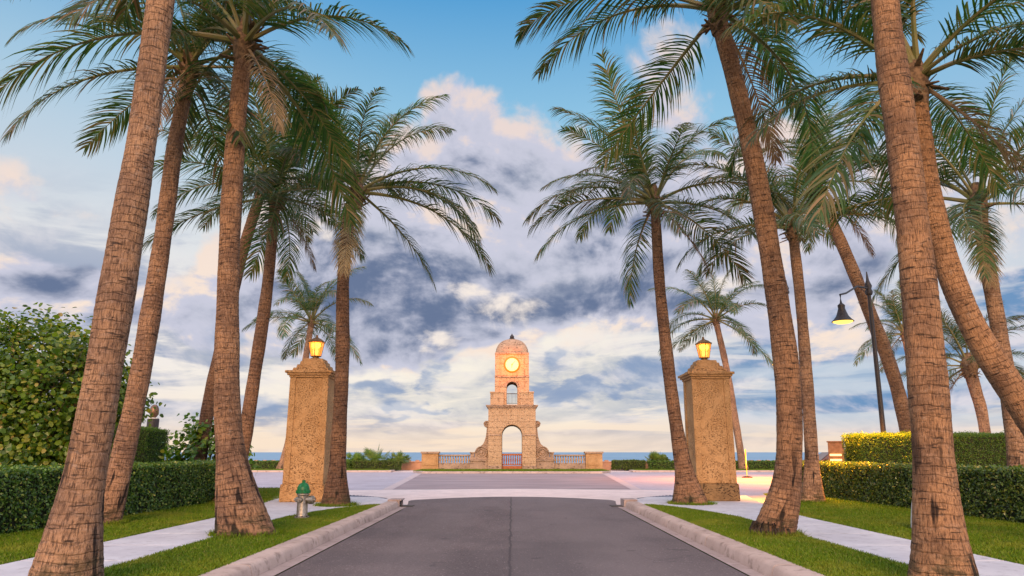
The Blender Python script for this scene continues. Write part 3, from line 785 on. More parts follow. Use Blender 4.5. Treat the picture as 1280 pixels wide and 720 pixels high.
# ------------------------------------------------------------------ palms
FROND = {}
def frond_mesh(el0, bend, seed, dead=False):
    rnd = random.Random(seed); L = 4.0; N = 26
    pts, tans = [], []; p = Vector((0, 0, 0)); side = rnd.uniform(-.55, .55)
    for i in range(N + 1):
        t = i / N; e = R(el0 - bend * t ** 1.25); yw = side * t ** 1.5
        d = Vector((math.cos(e) * math.cos(yw), math.cos(e) * math.sin(yw), math.sin(e)))
        pts.append(p.copy()); tans.append(d); p = p + d * (L / N)
    mb = MB(); mb.cur = 0
    rad = [.040 * (1 - t) ** 1.8 + .010 * (1 - t) + .004 for t in np.linspace(0, 1, N + 1)]; rad[0] = .07
    mb.tube(pts, rad, 6)
    mb.cur = 1
    n = 76; gaps = [rnd.uniform(.2, .95) for _ in range(3)]
    for sgn in (-1, 1):
        for k in range(n):
            t = .17 + .83 * (k + rnd.uniform(-.35, .35)) / n; t = min(max(t, .16), .998)
            if any(abs(t - g) < .012 for g in gaps) and rnd.random() < .75: continue
            f = t * N; i = min(int(f), N - 1); base = pts[i].lerp(pts[i + 1], f - i); tan = tans[i].lerp(tans[i + 1], f - i).normalized()
            s = tan.cross(Vector((0, 0, 1)));
            if s.length < .05: s = Vector((0, 1, 0))
            s.normalize(); up = s.cross(tan).normalized()
            tt = (t - .17) / .83
            ln = (.42 + .54 * math.sin(math.pi * min(1, .18 + tt * .82)) ** .9) * (1 if tt < .85 else 1 - (tt - .85) * 2.6) * rnd.uniform(.85, 1.1)
            fw = R(62 - 34 * tt + rnd.uniform(-7, 7)); lift = R(22 - 18 * tt + rnd.uniform(-12, 12))
            d = tan * math.cos(fw) + (s * sgn * math.cos(lift) + up * math.sin(lift)) * math.sin(fw)
            droop = rnd.uniform(.75, 1.5) * (1.25 if dead else 1.0)
            w0 = rnd.uniform(.017, .025)
            q = base.copy(); vs = []; m = 4
            wdir = (d.cross(up)); wdir = wdir.normalized() if wdir.length > .01 else tan
            wdir = (wdir + up * rnd.uniform(-.5, .5)).normalized()
            for j in range(m + 1):
                u = j / m; w = w0 * (.55 + .9 * u if u < .35 else (1 - u) * 1.35 + .02)
                vs += [q - wdir * w, q + wdir * w]
                dd = (d + Vector((0, 0, -1)) * droop * u * 1.1).normalized(); q = q + dd * (ln / m)
            mb.add(vs, [(2 * j, 2 * j + 1, 2 * j + 3, 2 * j + 2) for j in range(m)])
    return quick_mesh('frond', mb.v, mb.f, ['dead_petiole', 'dead_leaflet'] if dead else ['petiole', 'palm_leaflet'], mb.mi)
ELS = [(82, 38), (64, 64), (46, 80), (28, 80), (10, 66), (-10, 52), (-34, 38)]
for i, (e, b) in enumerate(ELS):
    for v in range(3): FROND[(e, v)] = frond_mesh(e, b * (1 + .12 * (v - 1)), 100 + i * 10 + v)
for v in range(2): FROND[('dead', v)] = frond_mesh(-48 - 12 * v, 24, 300 + v, True)

def catmull(P, n):
    P = [2 * P[0] - P[1]] + P + [2 * P[-1] - P[-2]]; out = []
    segs = len(P) - 3
    for k in range(segs):
        a, b, c, d = P[k:k + 4]
        m = max(2, int(n / segs))
        for i in range(m):
            t = i / m
            out.append(.5 * ((2 * b) + (c - a) * t + (2 * a - 5 * b + 4 * c - d) * t * t + (3 * b - a - 3 * c + d) * t ** 3))
    out.append(P[-2].copy()); return out

def trunk_mesh(path, rb, rm, rt, flare_h, seed, roots):
    rnd = random.Random(seed); n = 26
    # resample evenly
    dense = catmull(path, 200); L = [0]
    for a, b in zip(dense, dense[1:]): L.append(L[-1] + (b - a).length)
    tot = L[-1]; step = .03 if tot < 14 else .045; cnt = int(tot / step); rows = []
    j = 0
    for k in range(cnt + 1):
        s = tot * k / cnt
        while j < len(L) - 2 and L[j + 1] < s: j += 1
        f = (s - L[j]) / max(1e-6, L[j + 1] - L[j]); rows.append((dense[j].lerp(dense[j + 1], f), s))
    vs, fs, uvs = [], [], []
    ph = [rnd.uniform(0, 6.28) for _ in range(6)]
    lobes = rnd.uniform(.04, .09)
    for k, (p, s) in enumerate(rows):
        t = (rows[min(k + 1, cnt)][0] - rows[max(k - 1, 0)][0]).normalized()
        if s < flare_h * 1.5: # ring plane eases to level at the ground
            w = s / (flare_h * 1.5); t = Vector((0, 0, 1)).lerp(t, w).normalized()
        a = Vector((1, 0, 0)); a = (a - t * a.dot(t)).normalized(); b = t.cross(a)
        u = s / tot; r = rm + (rt - rm) * u
        r += (rb - rm) * math.exp(-(s / flare_h) ** 1.35)
        r *= 1 + .030 * math.sin(s * 2.1 + ph[0]) + .02 * math.sin(s * 5.3 + ph[1])
        sw = .016 * ((s / .105 + .6 * math.sin(s * .9)) % 1.0) - .01
        for i in range(n + 1):
            q = 2 * math.pi * i / n
            fl = math.exp(-(s / (flare_h * .8)))
            rr = r * (1 + sw * (.6 + .4 * math.sin(2 * q + s * 7)) + fl * lobes * math.sin(3 * q + ph[2]) + .012 * math.sin(4 * q + ph[3] + s * 1.3) + rnd.uniform(-.012, .012))
            if i == n: rr = (vs[-n] - p).length
            vs.append(p + (a * math.cos(q) + b * math.sin(q)) * rr); uvs.append((q * rm, s))
    W = n + 1
    for k in range(cnt):
        for i in range(n): fs.append((k * W + i, k * W + i + 1, (k + 1) * W + i + 1, (k + 1) * W + i))
    me = quick_mesh('trunk', vs, fs, ['palm_bark'], None, True)
    ul = me.uv_layers.new(name='UVMap'); idx = np.empty(len(me.loops), dtype=np.int32); me.loops.foreach_get('vertex_index', idx)
    ul.data.foreach_set('uv', np.array(uvs, dtype=np.float32)[idx].ravel())
    return me, tot

def palm(label, pix, Y, wpx, seed, n=19, size=1.0, group='coconut palms lining the avenue', base=None, extra=(), dys=None, flare=.55, roots=0, lo=-22, spin=None, dead=1, skip=(), hi=84, tint=(1, 1, 1)):
    rnd = random.Random(seed)
    dys = dys or [0] * len(pix)
    W = [at(px, py, Y + dy) for (px, py), dy in zip(pix, dys)]
    W[0].z = base if base is not None else .14
    root = thing('coconut_palm', W[0], label, 'palm tree', group)
    path = [w - W[0] for w in W]
    k = Y / F / 2 * (.88 if Y < 15 else .82)
    me, tot = trunk_mesh(path, wpx[0] * k, wpx[1] * k, wpx[2] * k, flare, seed, roots)
    tr = bpy.data.objects.new('trunk', me); tr.color = (*tint, 1); COL.objects.link(tr); tr.parent = root  # per-palm bark tone; the dark tints also carry the shade on those trunks
    if roots:
        mb = MB(); rr = wpx[0] * k
        for i in range(int(roots)):
            q = rnd.uniform(0, 6.283); h = rnd.uniform(.05, .24); r0 = rr * rnd.uniform(.84, .97)
            mb.tube([(r0 * .93 * math.cos(q), r0 * .93 * math.sin(q), h), (r0 * 1.06 * math.cos(q), r0 * 1.06 * math.sin(q), h * .55), (r0 * 1.10 * math.cos(q + rnd.uniform(-.1, .1)), r0 * 1.10 * math.sin(q), -.02)], [.012, .014, .012], 5)
        mb.build('root_mat', 'root_mat', root, smooth=True)
    top = path[-1]; rt = wpx[2] * k
    # fibrous crown base with old boot stubs
    mb = MB(); prof = [(rt * .95, -.35), (rt * 1.12, -.18), (rt * 1.30, .02), (rt * 1.32, .22), (rt * 1.0, .45), (rt * .5, .7)]
    mb.lathe([(r_ * rnd.uniform(.95, 1.06), z) for r_, z in prof], 0, 0, 14)
    for i in range(26):
        q = rnd.uniform(0, 6.283); z = rnd.uniform(-.3, .3); r0 = rt * 1.15; l_ = rnd.uniform(.1, .32) * (1 if Y < 30 else 1.3); e = rnd.uniform(-.5, .9); w = rnd.uniform(.03, .07)
        c, s_ = math.cos(q), math.sin(q)
        a = Vector((r0 * c, r0 * s_, z)); d = Vector((c * math.cos(e), s_ * math.cos(e), math.sin(e))) * l_; sd = Vector((-s_, c, 0)) * w
        mb.add([a - sd, a + sd, a + d + sd * .3, a + d - sd * .3, a - sd + Vector((0, 0, .03)), a + sd + Vector((0, 0, .03)), a + d + sd * .3 + Vector((0, 0, .02)), a + d - sd * .3 + Vector((0, 0, .02))],
               [(0, 1, 2, 3), (4, 7, 6, 5), (0, 4, 5, 1), (1, 5, 6, 2), (2, 6, 7, 3), (3, 7, 4, 0)])
    mb.build('crown_base', 'husk', root, smooth=True, loc=top)
    spin = rnd.uniform(0, 360) if spin is None else spin
    specs = []
    for i in range(n):
        u = i / max(1, n - 1)
        specs.append((spin + 137.5 * i + rnd.uniform(-30, 30), hi - (hi - lo) * u ** 1.25 + rnd.uniform(-12, 12), rnd.uniform(.78, 1.12)))
    for i in sorted(skip, reverse=True): specs.pop(i)
    specs += [(a, e, s_) for a, e, s_ in extra]
    for az, e, s_ in specs:
        ee = min(ELS, key=lambda q: abs(q[0] - e))[0]
        o = bpy.data.objects.new('frond', FROND[(ee, rnd.randrange(3))]); COL.objects.link(o); o.parent = root
        r0 = rt * .55; a = R(az)
        o.location = top + Vector((r0 * math.cos(a), r0 * math.sin(a), .12 + .25 * max(0, ee) / 90))
        o.rotation_euler = (rnd.uniform(-.45, .45), -R((e - ee)) * .9, a); q = s_ * size; o.scale = (q, q, q)
    for d in range(dead):
        o = bpy.data.objects.new('frond', FROND[('dead', d % 2)]); COL.objects.link(o); o.parent = root; o['label'] = 'dry brown hanging frond'
        a = rnd.uniform(0, 6.283); o.location = top + Vector((rt * .9 * math.cos(a), rt * .9 * math.sin(a), -.02)); o.rotation_euler = (0, 0, a); q = size * rnd.uniform(.55, .8); o.scale = (q, q, q)
    return root

# left row
palm('thick palm at far left of avenue with black streaks low on its trunk', [(80, 735), (97, 640), (120, 520), (152, 330), (178, 170), (197, 30), (236, -250)], 7.55, (92, 55, 32), 1, size=.95, n=13, dead=0, lo=15, extra=((176, 20, 1.0), (200, 5, 1.05)))
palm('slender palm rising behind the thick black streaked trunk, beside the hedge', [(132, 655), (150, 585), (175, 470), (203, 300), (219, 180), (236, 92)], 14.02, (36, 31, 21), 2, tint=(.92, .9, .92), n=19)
palm('palm with wide flared base standing on the verge left of the hydrant', [(308, 668), (292, 590), (284, 500), (286, 330), (294, 180), (305, 62)], 12.28, (78, 36, 26), 3, tint=(.88, .84, .80), flare=.85, size=1.05, n=19)
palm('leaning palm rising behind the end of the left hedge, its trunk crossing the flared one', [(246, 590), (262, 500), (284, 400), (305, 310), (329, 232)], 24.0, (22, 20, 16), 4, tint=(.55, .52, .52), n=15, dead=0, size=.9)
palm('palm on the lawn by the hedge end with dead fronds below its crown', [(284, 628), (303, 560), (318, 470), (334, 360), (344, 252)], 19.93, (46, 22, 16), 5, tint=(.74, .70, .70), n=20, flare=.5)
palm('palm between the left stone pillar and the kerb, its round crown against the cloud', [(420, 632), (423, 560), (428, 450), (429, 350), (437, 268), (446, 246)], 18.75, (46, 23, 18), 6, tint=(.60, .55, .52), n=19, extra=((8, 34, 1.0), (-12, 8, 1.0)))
palm('smaller distant palm standing behind the left stone pillar', [(352, 582), (366, 530), (380, 460), (389, 405)], 58, (16, 11, 9), 7, n=20, size=1.5, group='distant palms by the sea', base=.1, dead=0)
# right row
palm('massive rough barked palm nearest on the right with mossy foot', [(1182, 734), (1172, 640), (1163, 520), (1146, 330), (1126, 160), (1107, 10), (1088, -250)], 7.68, (88, 54, 36), 11, tint=(1, .92, .8), size=.95, n=13, dead=0, lo=12)
palm('strongly leaning palm crossing behind the massive trunk from the right edge', [(1420, 690), (1345, 600), (1270, 495), (1205, 385), (1165, 260), (1144, 110)], 10.5, (56, 42, 30), 12, tint=(1, .92, .8), size=.95, n=19, dead=1)
palm('curved palm with dark root collar growing from the right verge', [(966, 668), (984, 600), (986, 500), (974, 390), (946, 220), (921, 110), (898, 22)], 12.28, (58, 37, 25), 13, tint=(.92, .84, .74), roots=120, n=15, size=1.0, extra=((178, 30, 1.05),))
palm('slim palm standing on the lawn before the right hedge', [(1016, 628), (1014, 560), (1008, 470), (1001, 380), (991, 290)], 19.93, (36, 20, 15), 14, n=15, lo=12, dead=0, extra=((186, 6, 1.0), (205, -6, .9), (250, 5, .9)))
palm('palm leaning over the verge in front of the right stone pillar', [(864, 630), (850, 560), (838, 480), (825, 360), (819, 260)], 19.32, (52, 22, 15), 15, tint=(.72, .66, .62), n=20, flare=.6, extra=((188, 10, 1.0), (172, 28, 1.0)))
palm('upright palm between the two right hedges near the photo edge', [(1272, 620), (1268, 540), (1250, 420), (1234, 330), (1224, 262)], 17.0, (34, 27, 20), 16, n=19)
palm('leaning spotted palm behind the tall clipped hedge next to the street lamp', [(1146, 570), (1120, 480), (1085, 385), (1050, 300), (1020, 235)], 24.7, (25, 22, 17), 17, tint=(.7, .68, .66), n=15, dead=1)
palm('smaller distant palm standing behind the right stone pillar', [(929, 585), (920, 530), (908, 460), (895, 402)], 58, (16, 11, 9), 18, size=1.45, n=18, group='distant palms by the sea', base=.1, dead=0)
palm('thin far palm between the street lamp and the massive trunk', [(1160, 575), (1152, 520), (1140, 470), (1130, 420)], 42, (12, 9, 7), 19, n=19, size=.85, group='distant palms by the sea', dead=0)
palm('orange lit short palm seen under the leaning trunk at the right', [(1236, 570), (1228, 520), (1220, 490), (1212, 462)], 30, (17, 14, 17), 20, n=20, size=.8, group='distant palms by the sea', dead=1)

# ------------------------------------------------------------------ hedges, shrubs
def leaf_quads(P, N, ln, wd, rng, spread=.9):
    """diamond leaves at P with normals about N"""
    n = len(P)
    nn = N + rng.normal(0, spread, (n, 3)); nn /= np.linalg.norm(nn, axis=1, keepdims=True)
    t = rng.normal(0, 1, (n, 3)); t -= nn * (t * nn).sum(1, keepdims=True); t /= np.linalg.norm(t, axis=1, keepdims=True)
    b = np.cross(nn, t); l_ = (ln * rng.uniform(.65, 1.3, n))[:, None]; w = (wd * rng.uniform(.7, 1.25, n))[:, None]
    cup = nn * l_ * .12
    V = np.stack([P - t * l_ * .5, P - b * w * .5 - t * l_ * .05 + cup, P + t * l_ * .5, P + b * w * .5 - t * l_ * .05 + cup], 1)
    return V.reshape(-1, 3)
def leafy_object(name, V, core, mats):
    """V: 4 verts per leaf; core: MB for the inner wood"""
    k = len(core.v); verts = core.v + [tuple(p) for p in V]
    nl = len(V) // 4
    faces = core.f + [(k + 4 * i, k + 4 * i + 1, k + 4 * i + 2, k + 4 * i + 3) for i in range(nl)]
    me = quick_mesh(name, verts, faces, mats, [0] * len(core.f) + [1] * nl)
    o = bpy.data.objects.new(name, me); COL.objects.link(o); return o
def hedge(A, B, w, h, z, dens, ln, wd, mat, label, group, seed, rough=.05, cat='hedge', spread=.9):
    rng = np.random.default_rng(seed); A = np.array(A); B = np.array(B); L = np.linalg.norm(B - A); u = (B - A) / L; v = np.array([-u[1], u[0]])
    loc = (A + B) / 2
    ins = .07
    core = MB(); M4 = Matrix(((u[0], v[0], 0, 0), (u[1], v[1], 0, 0), (0, 0, 1, 0), (0, 0, 0, 1)))
    core.box(-L / 2 + ins, L / 2 - ins, -w / 2 + ins, w / 2 - ins, 0, h - ins, M4)
    P, N = [], []
    def face(n, f, nrm):
        a = rng.uniform(0, 1, (n, 2)); q = f(a); P.append(q); N.append(np.tile(np.array(nrm, float), (n, 1)))
    for s in (-1, 1):
        face(int(L * h * dens), lambda a: np.stack([(a[:, 0] - .5) * L, np.full(len(a), s * w / 2), a[:, 1] * h], 1), (0, s, .25))
        face(int(w * h * dens), lambda a: np.stack([np.full(len(a), s * L / 2), (a[:, 0] - .5) * w, a[:, 1] * h], 1), (s, 0, .25))
    face(int(L * w * dens * 1.2), lambda a: np.stack([(a[:, 0] - .5) * L, (a[:, 1] - .5) * w, np.full(len(a), h)], 1), (0, 0, 1))
    P = np.concatenate(P); N = np.concatenate(N)
    # lumpy surface
    lump = np.sin(P[:, 0] * 3.1 + seed) * np.sin(P[:, 2] * 4.3 + P[:, 1] * 3) * .5 + np.sin(P[:, 0] * 7.7 + P[:, 2] * 5.1) * .3
    P = P + N * (lump * rough + rng.normal(0, rough * .55, len(P)) - rough * .3)[:, None]
    R3 = np.array([[u[0], v[0], 0], [u[1], v[1], 0], [0, 0, 1]])
    P = P @ R3.T; N = N @ R3.T
    V = leaf_quads(P, N, ln, wd, rng, spread)
    o = leafy_object('hedge', V, core, ['hedge_core', mat]); o.location = (loc[0], loc[1], z)
    return tag(o, label, cat, group)
hedge((-8.85, 6.5), (-8.35, 21.6), 1.0, 1.02, .14, 1150, .062, .040, 'hedge_leaf', 'clipped glossy dark green hedge along the left lawn behind the palms', 'clipped hedges', 21)
hedge((10.05, 6.5), (9.6, 25.6), .85, .98, .14, 1150, .062, .040, 'hedge_leaf', 'low clipped hedge along the right lawn with yellow lit tips at its far end', 'clipped hedges', 22)
hedge((10.25, 22.25), (27, 21.4), 1.4, 1.82, .14, 1500, .075, .018, 'fine_hedge_leaf', 'tall block clipped fine leaved hedge behind the low right hedge', 'clipped hedges', 23, .06)
hedge((-14.2, 25.6), (-12.3, 25.6), 1.6, 2.1, .14, 1300, .075, .02, 'fine_hedge_leaf', 'square clipped hedge block at left under the round topped post', 'clipped hedges', 24, .06)
sea_h = [((-30, 58.4), (-12.6, 58.4), 1, .66, 'long low clipped hedge along the sea wall, left of the palmettos'), ((-12.4, 58.2), (-8.75, 58.2), 1, .70, 'low clipped hedge under the palmettos by the left balustrade'),
         ((8.0, 59.2), (10.6, 59.2), 1, .70, 'short low clipped hedge beside the right balustrade pier'), ((10.8, 58.2), (15.2, 58.2), 1, .66, 'low clipped hedge below the green shrubs right of the tower'), ((16.4, 58.4), (32, 58.4), 1, .66, 'long low clipped hedge by the sea wall right of the stone pillar')]
for i, (a, b, w, h, lab) in enumerate(sea_h): hedge(a, b, w, h, .1, 330, .10, .07, 'fine_hedge_leaf', lab, 'low hedges along the sea wall', 30 + i, .05)

def bush(name, c, rad, seed, clumps, per, lf, mat, label, cat, group=None, stems=9, z=.14, low=.15):
    rng = np.random.default_rng(seed); core = MB(); C = np.array(rad)
    cs = []
    while len(cs) < clumps:
        d = rng.normal(0, 1, 3); d /= np.linalg.norm(d); r_ = rng.uniform(.45, 1.0) ** .6
        lob = 1 + .18 * math.sin(3 * math.atan2(d[1], d[0]) + seed) + .14 * math.sin(5 * d[2] + 4 * d[0] + seed)
        q = d * r_ * lob * C; q[2] += C[2]
        if q[2] < low * C[2]: continue
        cs.append(q)
    cs = np.array(cs)
    for i in range(stems):
        e = cs[rng.integers(len(cs))]; b0 = Vector((rng.uniform(-.25, .25) * rad[0], rng.uniform(-.25, .25) * rad[1], -.05)); e = Vector(e)
        m = b0.lerp(e, .5) + Vector((rng.uniform(-.2, .2), rng.uniform(-.2, .2), .25))
        core.tube([b0, b0.lerp(m, .6), m, m.lerp(e, .6), e], [.045, .038, .03, .02, .008], 6)
    for q in cs[::2]:
        e = Vector(q); m = Vector((q[0] * .5, q[1] * .5, q[2] * .6 + .1)); core.tube([m, m.lerp(e, .5) + Vector((0, 0, .06)), e], [.014, .01, .006], 4)
    P, N = [], []
    for q in cs:
        n = int(per * rng.uniform(.6, 1.4)); p = q + rng.normal(0, 1, (n, 3)) * np.array([.17, .17, .14]) * (sum(rad) / 6.0) ** .5 * 1.3
        nr = (p - np.array([0, 0, C[2] * .7])); nr /= np.linalg.norm(nr, axis=1, keepdims=True) + 1e-6
        P.append(p); N.append(nr + np.array([0, 0, .35]))
    P = np.concatenate(P); N = np.concatenate(N); n = len(P)
    # rounded leaves: six sided
    nn = N + rng.normal(0, .65, (n, 3)); nn /= np.linalg.norm(nn, axis=1, keepdims=True)
    t = rng.normal(0, 1, (n, 3)); t -= nn * (t * nn).sum(1, keepdims=True); t /= np.linalg.norm(t, axis=1, keepdims=True); b = np.cross(nn, t)
    r_ = (lf * rng.uniform(.6, 1.25, n))[:, None]
    ang = np.linspace(0, 2 * np.pi, 7)[:-1]
    V = np.stack([P + t * r_ * math.cos(a) * (1.15 if i in (0, 3) else 1) + b * r_ * math.sin(a) * .85 + nn * r_ * (.22 * abs(math.sin(a))) for i, a in enumerate(ang)], 1).reshape(-1, 3)
    k = len(core.v); verts = core.v + [tuple(p) for p in V]
    faces = core.f + [tuple(range(k + 6 * i, k + 6 * i + 6)) for i in range(n)]
    root = thing(name, (c[0], c[1], z), label, cat, group)
    wood = core.build('branches', 'branch_bark', root, smooth=True)
    me = quick_mesh('foliage', [tuple(p) for p in V], [tuple(range(6 * i, 6 * i + 6)) for i in range(n)], [mat])
    o = bpy.data.objects.new('foliage', me); COL.objects.link(o); o.parent = root
    return root
bush('sea_grape_tree', (-11.5, 17.2), (2.45, 1.9, 2.12), 41, 560, 62, .056, 'seagrape_leaf', 'large round leaved yellow green sea grape tree behind the left hedge', 'tree', stems=16, low=.3)
bush('sea_grape_tree', (-15.2, 16.6), (2.2, 1.9, 2.1), 42, 440, 52, .058, 'seagrape_leaf', 'second sea grape tree cut by the left edge, leaves pale green', 'tree', stems=14, low=.3)
bush('shrub', (-10.0, 24.4), (1.25, 1.0, 1.15), 43, 80, 34, .075, 'seagrape_leaf', 'rounded bright green shrub between the clipped block and the leaning palm', 'shrub', stems=8)
for i, (x, y, r_, lab) in enumerate(((11.9, 59.9, .65, 'low green shrub on the sea wall side nearest the right balustrade'), (14.3, 60.0, .95, 'largest leafy green shrub behind the low hedge right of the tower'), (17.6, 60.0, .5, 'small shrub poking above the hedge right of the stone pillar'), (9.6, 60.2, .45, 'tiny round shrub beside the right balustrade pier'))):
    bush('shrub', (x, y), (r_ * 1.3, r_ * .7, r_ * .8), 50 + i, 30, 22, .10, 'palmetto_leaf', lab, 'shrub', 'shrubs by the sea wall', stems=5, z=.1)

def palmetto(x, y, h, seed, label):
    rnd = random.Random(seed); root = thing('palmetto', (x, y, .12), label, 'plant', 'palmettos by the sea wall')
    mb = MB()
    for i in range(22):
        a = rnd.uniform(0, 6.283); e = rnd.uniform(.45, 1.45); l_ = h * rnd.uniform(.5, .85)
        b = Vector((0, 0, .1)); c = b + Vector((math.cos(a) * math.cos(e), math.sin(a) * math.cos(e), math.sin(e))) * l_
        d0 = (c - b).normalized(); s = d0.cross(Vector((0, 0, 1))); s = s.normalized() if s.length > .05 else Vector((1, 0, 0)); u = s.cross(d0)
        mb.tube([b, b.lerp(c, .5), c], [.02, .015, .012], 4)
        for k in range(15):
            q = R(-100 + 200 * k / 14); dd = d0 * math.cos(q) + s * math.sin(q); L2 = h * rnd.uniform(.32, .45); w = .03
            p = dd.cross(u).normalized() * w; e1 = c + dd * L2 * .6; e2 = c + dd * L2 + Vector((0, 0, -.06))
            mb.add([c - p * .4, c + p * .4, e1 + p, e1 - p, e2], [(0, 1, 2, 3), (3, 2, 4)])
    mb.build('fan_leaves', 'palmetto_leaf', root)
for i, (px, py, Y, h, lab) in enumerate(((468, 580, 59.6, 1.75, 'tallest spiky fan palmetto above the low hedge, left of the tower'), (446, 580, 59.8, 1.35, 'fan palmetto partly behind the trunk beside the left pillar'), (497, 580, 59.7, 1.3, 'fan palmetto nearest the left balustrade pier'),
                                 (822, 580, 59.6, 1.3, 'fan palmetto among the shrubs right of the tower'))):
    p = at(px, py, Y); palmetto(p.x, Y, h, 60 + i, lab)

# ------------------------------------------------------------------ street furniture
def hydrant():
    h = thing('fire_hydrant', (-4.24, 15.18, .148), 'silver fire hydrant with green cap on the verge by the left pillar', 'fire hydrant')
    MB().lathe([(.15, -.02), (.15, .035), (.115, .05), (.108, .08), (.105, .44), (.125, .46), (.125, .49), (.10, .50)], 0, 0, 20).build('barrel', 'hydrant_silver', h, smooth=True)
    bo = MB().lathe([(.135, .49), (.145, .50), (.145, .535), (.125, .55), (.122, .60), (.10, .655), (.06, .69), (.035, .70), (.035, .745), (.0, .75)], 0, 0, 20).build('bonnet', 'hydrant_green', h, smooth=True)
    mb = MB()
    for i in range(8): q = i * math.pi / 4; mb.lathe([(.016, .535), (.016, .556)], .133 * math.cos(q), .133 * math.sin(q), 6)
    mb.build('bolts', 'hydrant_green', bo)
    for ang, r_, l_ in ((-12, .072, .24), (-100, .045, .16), (168, .045, .155)):
        Mx = Matrix.Translation((0, 0, .365)) @ Matrix.Rotation(R(ang), 4, 'Z') @ Matrix.Rotation(R(90), 4, 'Y')
        nz = MB().lathe([(r_ * .8, .06), (r_ * .8, l_ - .1), (r_ * 1.15, l_ - .1), (r_ * 1.15, l_ - .015), (r_ * .9, l_), (.022, l_), (.022, l_ + .035)], 0, 0, 14, Mx).build('nozzle', 'hydrant_silver', h, smooth=True)
    mb = MB()
    for i in range(8): q = i * math.pi / 4 + .3; mb.lathe([(.014, .03), (.014, .06)], .132 * math.cos(q), .132 * math.sin(q), 6)
    mb.build('base_bolts', 'dark_iron', h)
hydrant()

def drain(s):
    side = 'left' if s < 0 else 'right'
    d = thing('storm_drain', (s * 3.2, 20.65, 0), f'storm drain inlet with dark opening at the {side} kerb end', 'drain', 'storm drains at the kerb ends')
    mb = MB(); mb.box(-.2, .17, -.38, .30, .165, .20); mb.box(-.16, .17, -.38, -.30, 0, .165); mb.box(-.16, .17, .22, .30, 0, .165); mb.box(.10, .17, -.30, .22, 0, .165)
    if s > 0: mb.v = [(-x, y, z) for x, y, z in mb.v] if False else [(x * -1, y, z) for x, y, z in mb.v]; 
    # the open throat faces the road
    if s < 0: mb.v = [(-x, y, z) for x, y, z in mb.v]; mb.v = [(x * 1, y, z) for x, y, z in mb.v]
    o = mb.build('inlet_hood', 'gutter_concrete', d, bev=.012)
    mb = MB(); mb.box(-.095, .095, -.29, .21, .006, .16); mb.build('throat', 'black_void', d)
    mb = MB(); g0, g1 = sorted((-s * .17, -s * .5)); 
    for i in range(6): y = -.32 + i * .1; mb.box(g0, g1, y, y + .05, .009, .02)
    mb.build('grate', 'dark_iron', d)
drain(-1); drain(1)
def tactile(s):
    side = 'left' if s < 0 else 'right'
    mb = MB(); line = catmull([Vector((s * x, y, 0)) for x, y in ((4.15, 23.75), (4.9, 24.75), (6.1, 25.75), (7.8, 26.3))], 24)
    for a, b in zip(line, line[1:]):
        d = (b - a).normalized(); v = Vector((-d.y, d.x, 0)) * .26
        mb.add([tuple(q) for q in (a - v, b - v, b + v, a + v)], [(0, 1, 2, 3)]); k = len(mb.v)
        for q in range(k - 4, k): x, y, z = mb.v[q]; mb.v[q] = (x, y, .011)
        for j in range(4):
            q = a.lerp(b, .5) + v * (-.75 + .5 * j); mb.lathe([(.045, .011), (.038, .024), (.02, .028)], q.x, q.y, 8)
    tag(mb.build('tactile_strip', 'tactile_grey'), f'grey studded tactile paving strip curving round the {side} corner', 'tactile paving', 'tactile paving strips')
tactile(-1); tactile(1)

def street_lamp(px_lamp, py_lamp, px_pole, Y, label, energy, dark=False, dy=0.0):
    b = at(px_pole, 560, Y); root = thing('street_lamp', (b.x, Y, .14), label, 'street lamp', 'bell street lamps')
    ptop = at(px_pole - 20 if not dark else px_pole, 365, Y); lp = at(px_lamp, py_lamp, Y + dy)
    H = ptop.z - .14; x1 = ptop.x - b.x
    mb = MB(); mb.lathe([(.17, 0), (.17, .5), (.12, .6), (.10, .7)], 0, 0, 12); mb.tube([(0, 0, .6), (x1 * .5, 0, H * .5), (x1, 0, H)], [.085, .075, .06], 12)
    pole = mb.build('pole', 'dark_iron', root, smooth=True)
    mb = MB(); mb.lathe([(.10, H - .1), (.13, H), (.09, H + .1), (.12, H + .2), (.05, H + .4), (.015, H + .7)], x1, 0, 12); mb.build('pole_finial', 'dark_iron', pole, smooth=True)
    dx = lp.x - b.x; hz = lp.z - .14
    mb = MB(); mb.tube([(x1, 0, H + .12), (x1 + (dx - x1) * .4, dy * .4, H * .5 + hz * .5 + .62), (x1 + (dx - x1) * .8, dy * .8, hz + .82), (dx, dy, hz + .70), (dx, dy, hz + .42)], [.035, .03, .03, .03, .04], 8)
    mb.tube([(x1, 0, H - .1), (x1 + (dx - x1) * .3, dy * .3, H + .02), (x1 + (dx - x1) * .42, dy * .42, H * .5 + hz * .5 + .60)], [.015, .015, .015], 6); mb.build('arm', 'dark_iron', root, smooth=True)
    sh = MB().lathe([(.05, hz + .42), (.11, hz + .36), (.10, hz + .26), (.13, hz + .16), (.18, hz + .02), (.26, hz - .08), (.325, hz - .14), (.32, hz - .155), (.26, hz - .10), (.19, hz - .0), (.11, hz + .12)], dx, dy, 24).build('lamp_shade', 'dark_iron', root, smooth=True)
    MB().lathe([(.02, hz - .04), (.18, hz - .06), (.27, hz - .11), (.29, hz - .16), (.20, hz - .20), (.02, hz - .215)], dx, dy, 20).build('lens', 'street_glow', sh, smooth=True)
    ld = bpy.data.lights.new('street_light', 'SPOT'); ld.energy = energy; ld.color = (1, .26, .0) if dark else (1, .34, .005); ld.spot_size = R(150 if dark else 88); ld.spot_blend = .9; ld.shadow_soft_size = .06
    lo = bpy.data.objects.new('street_light', ld); COL.objects.link(lo); lo.parent = root; lo.location = (dx, dy, hz - .30)
    return root
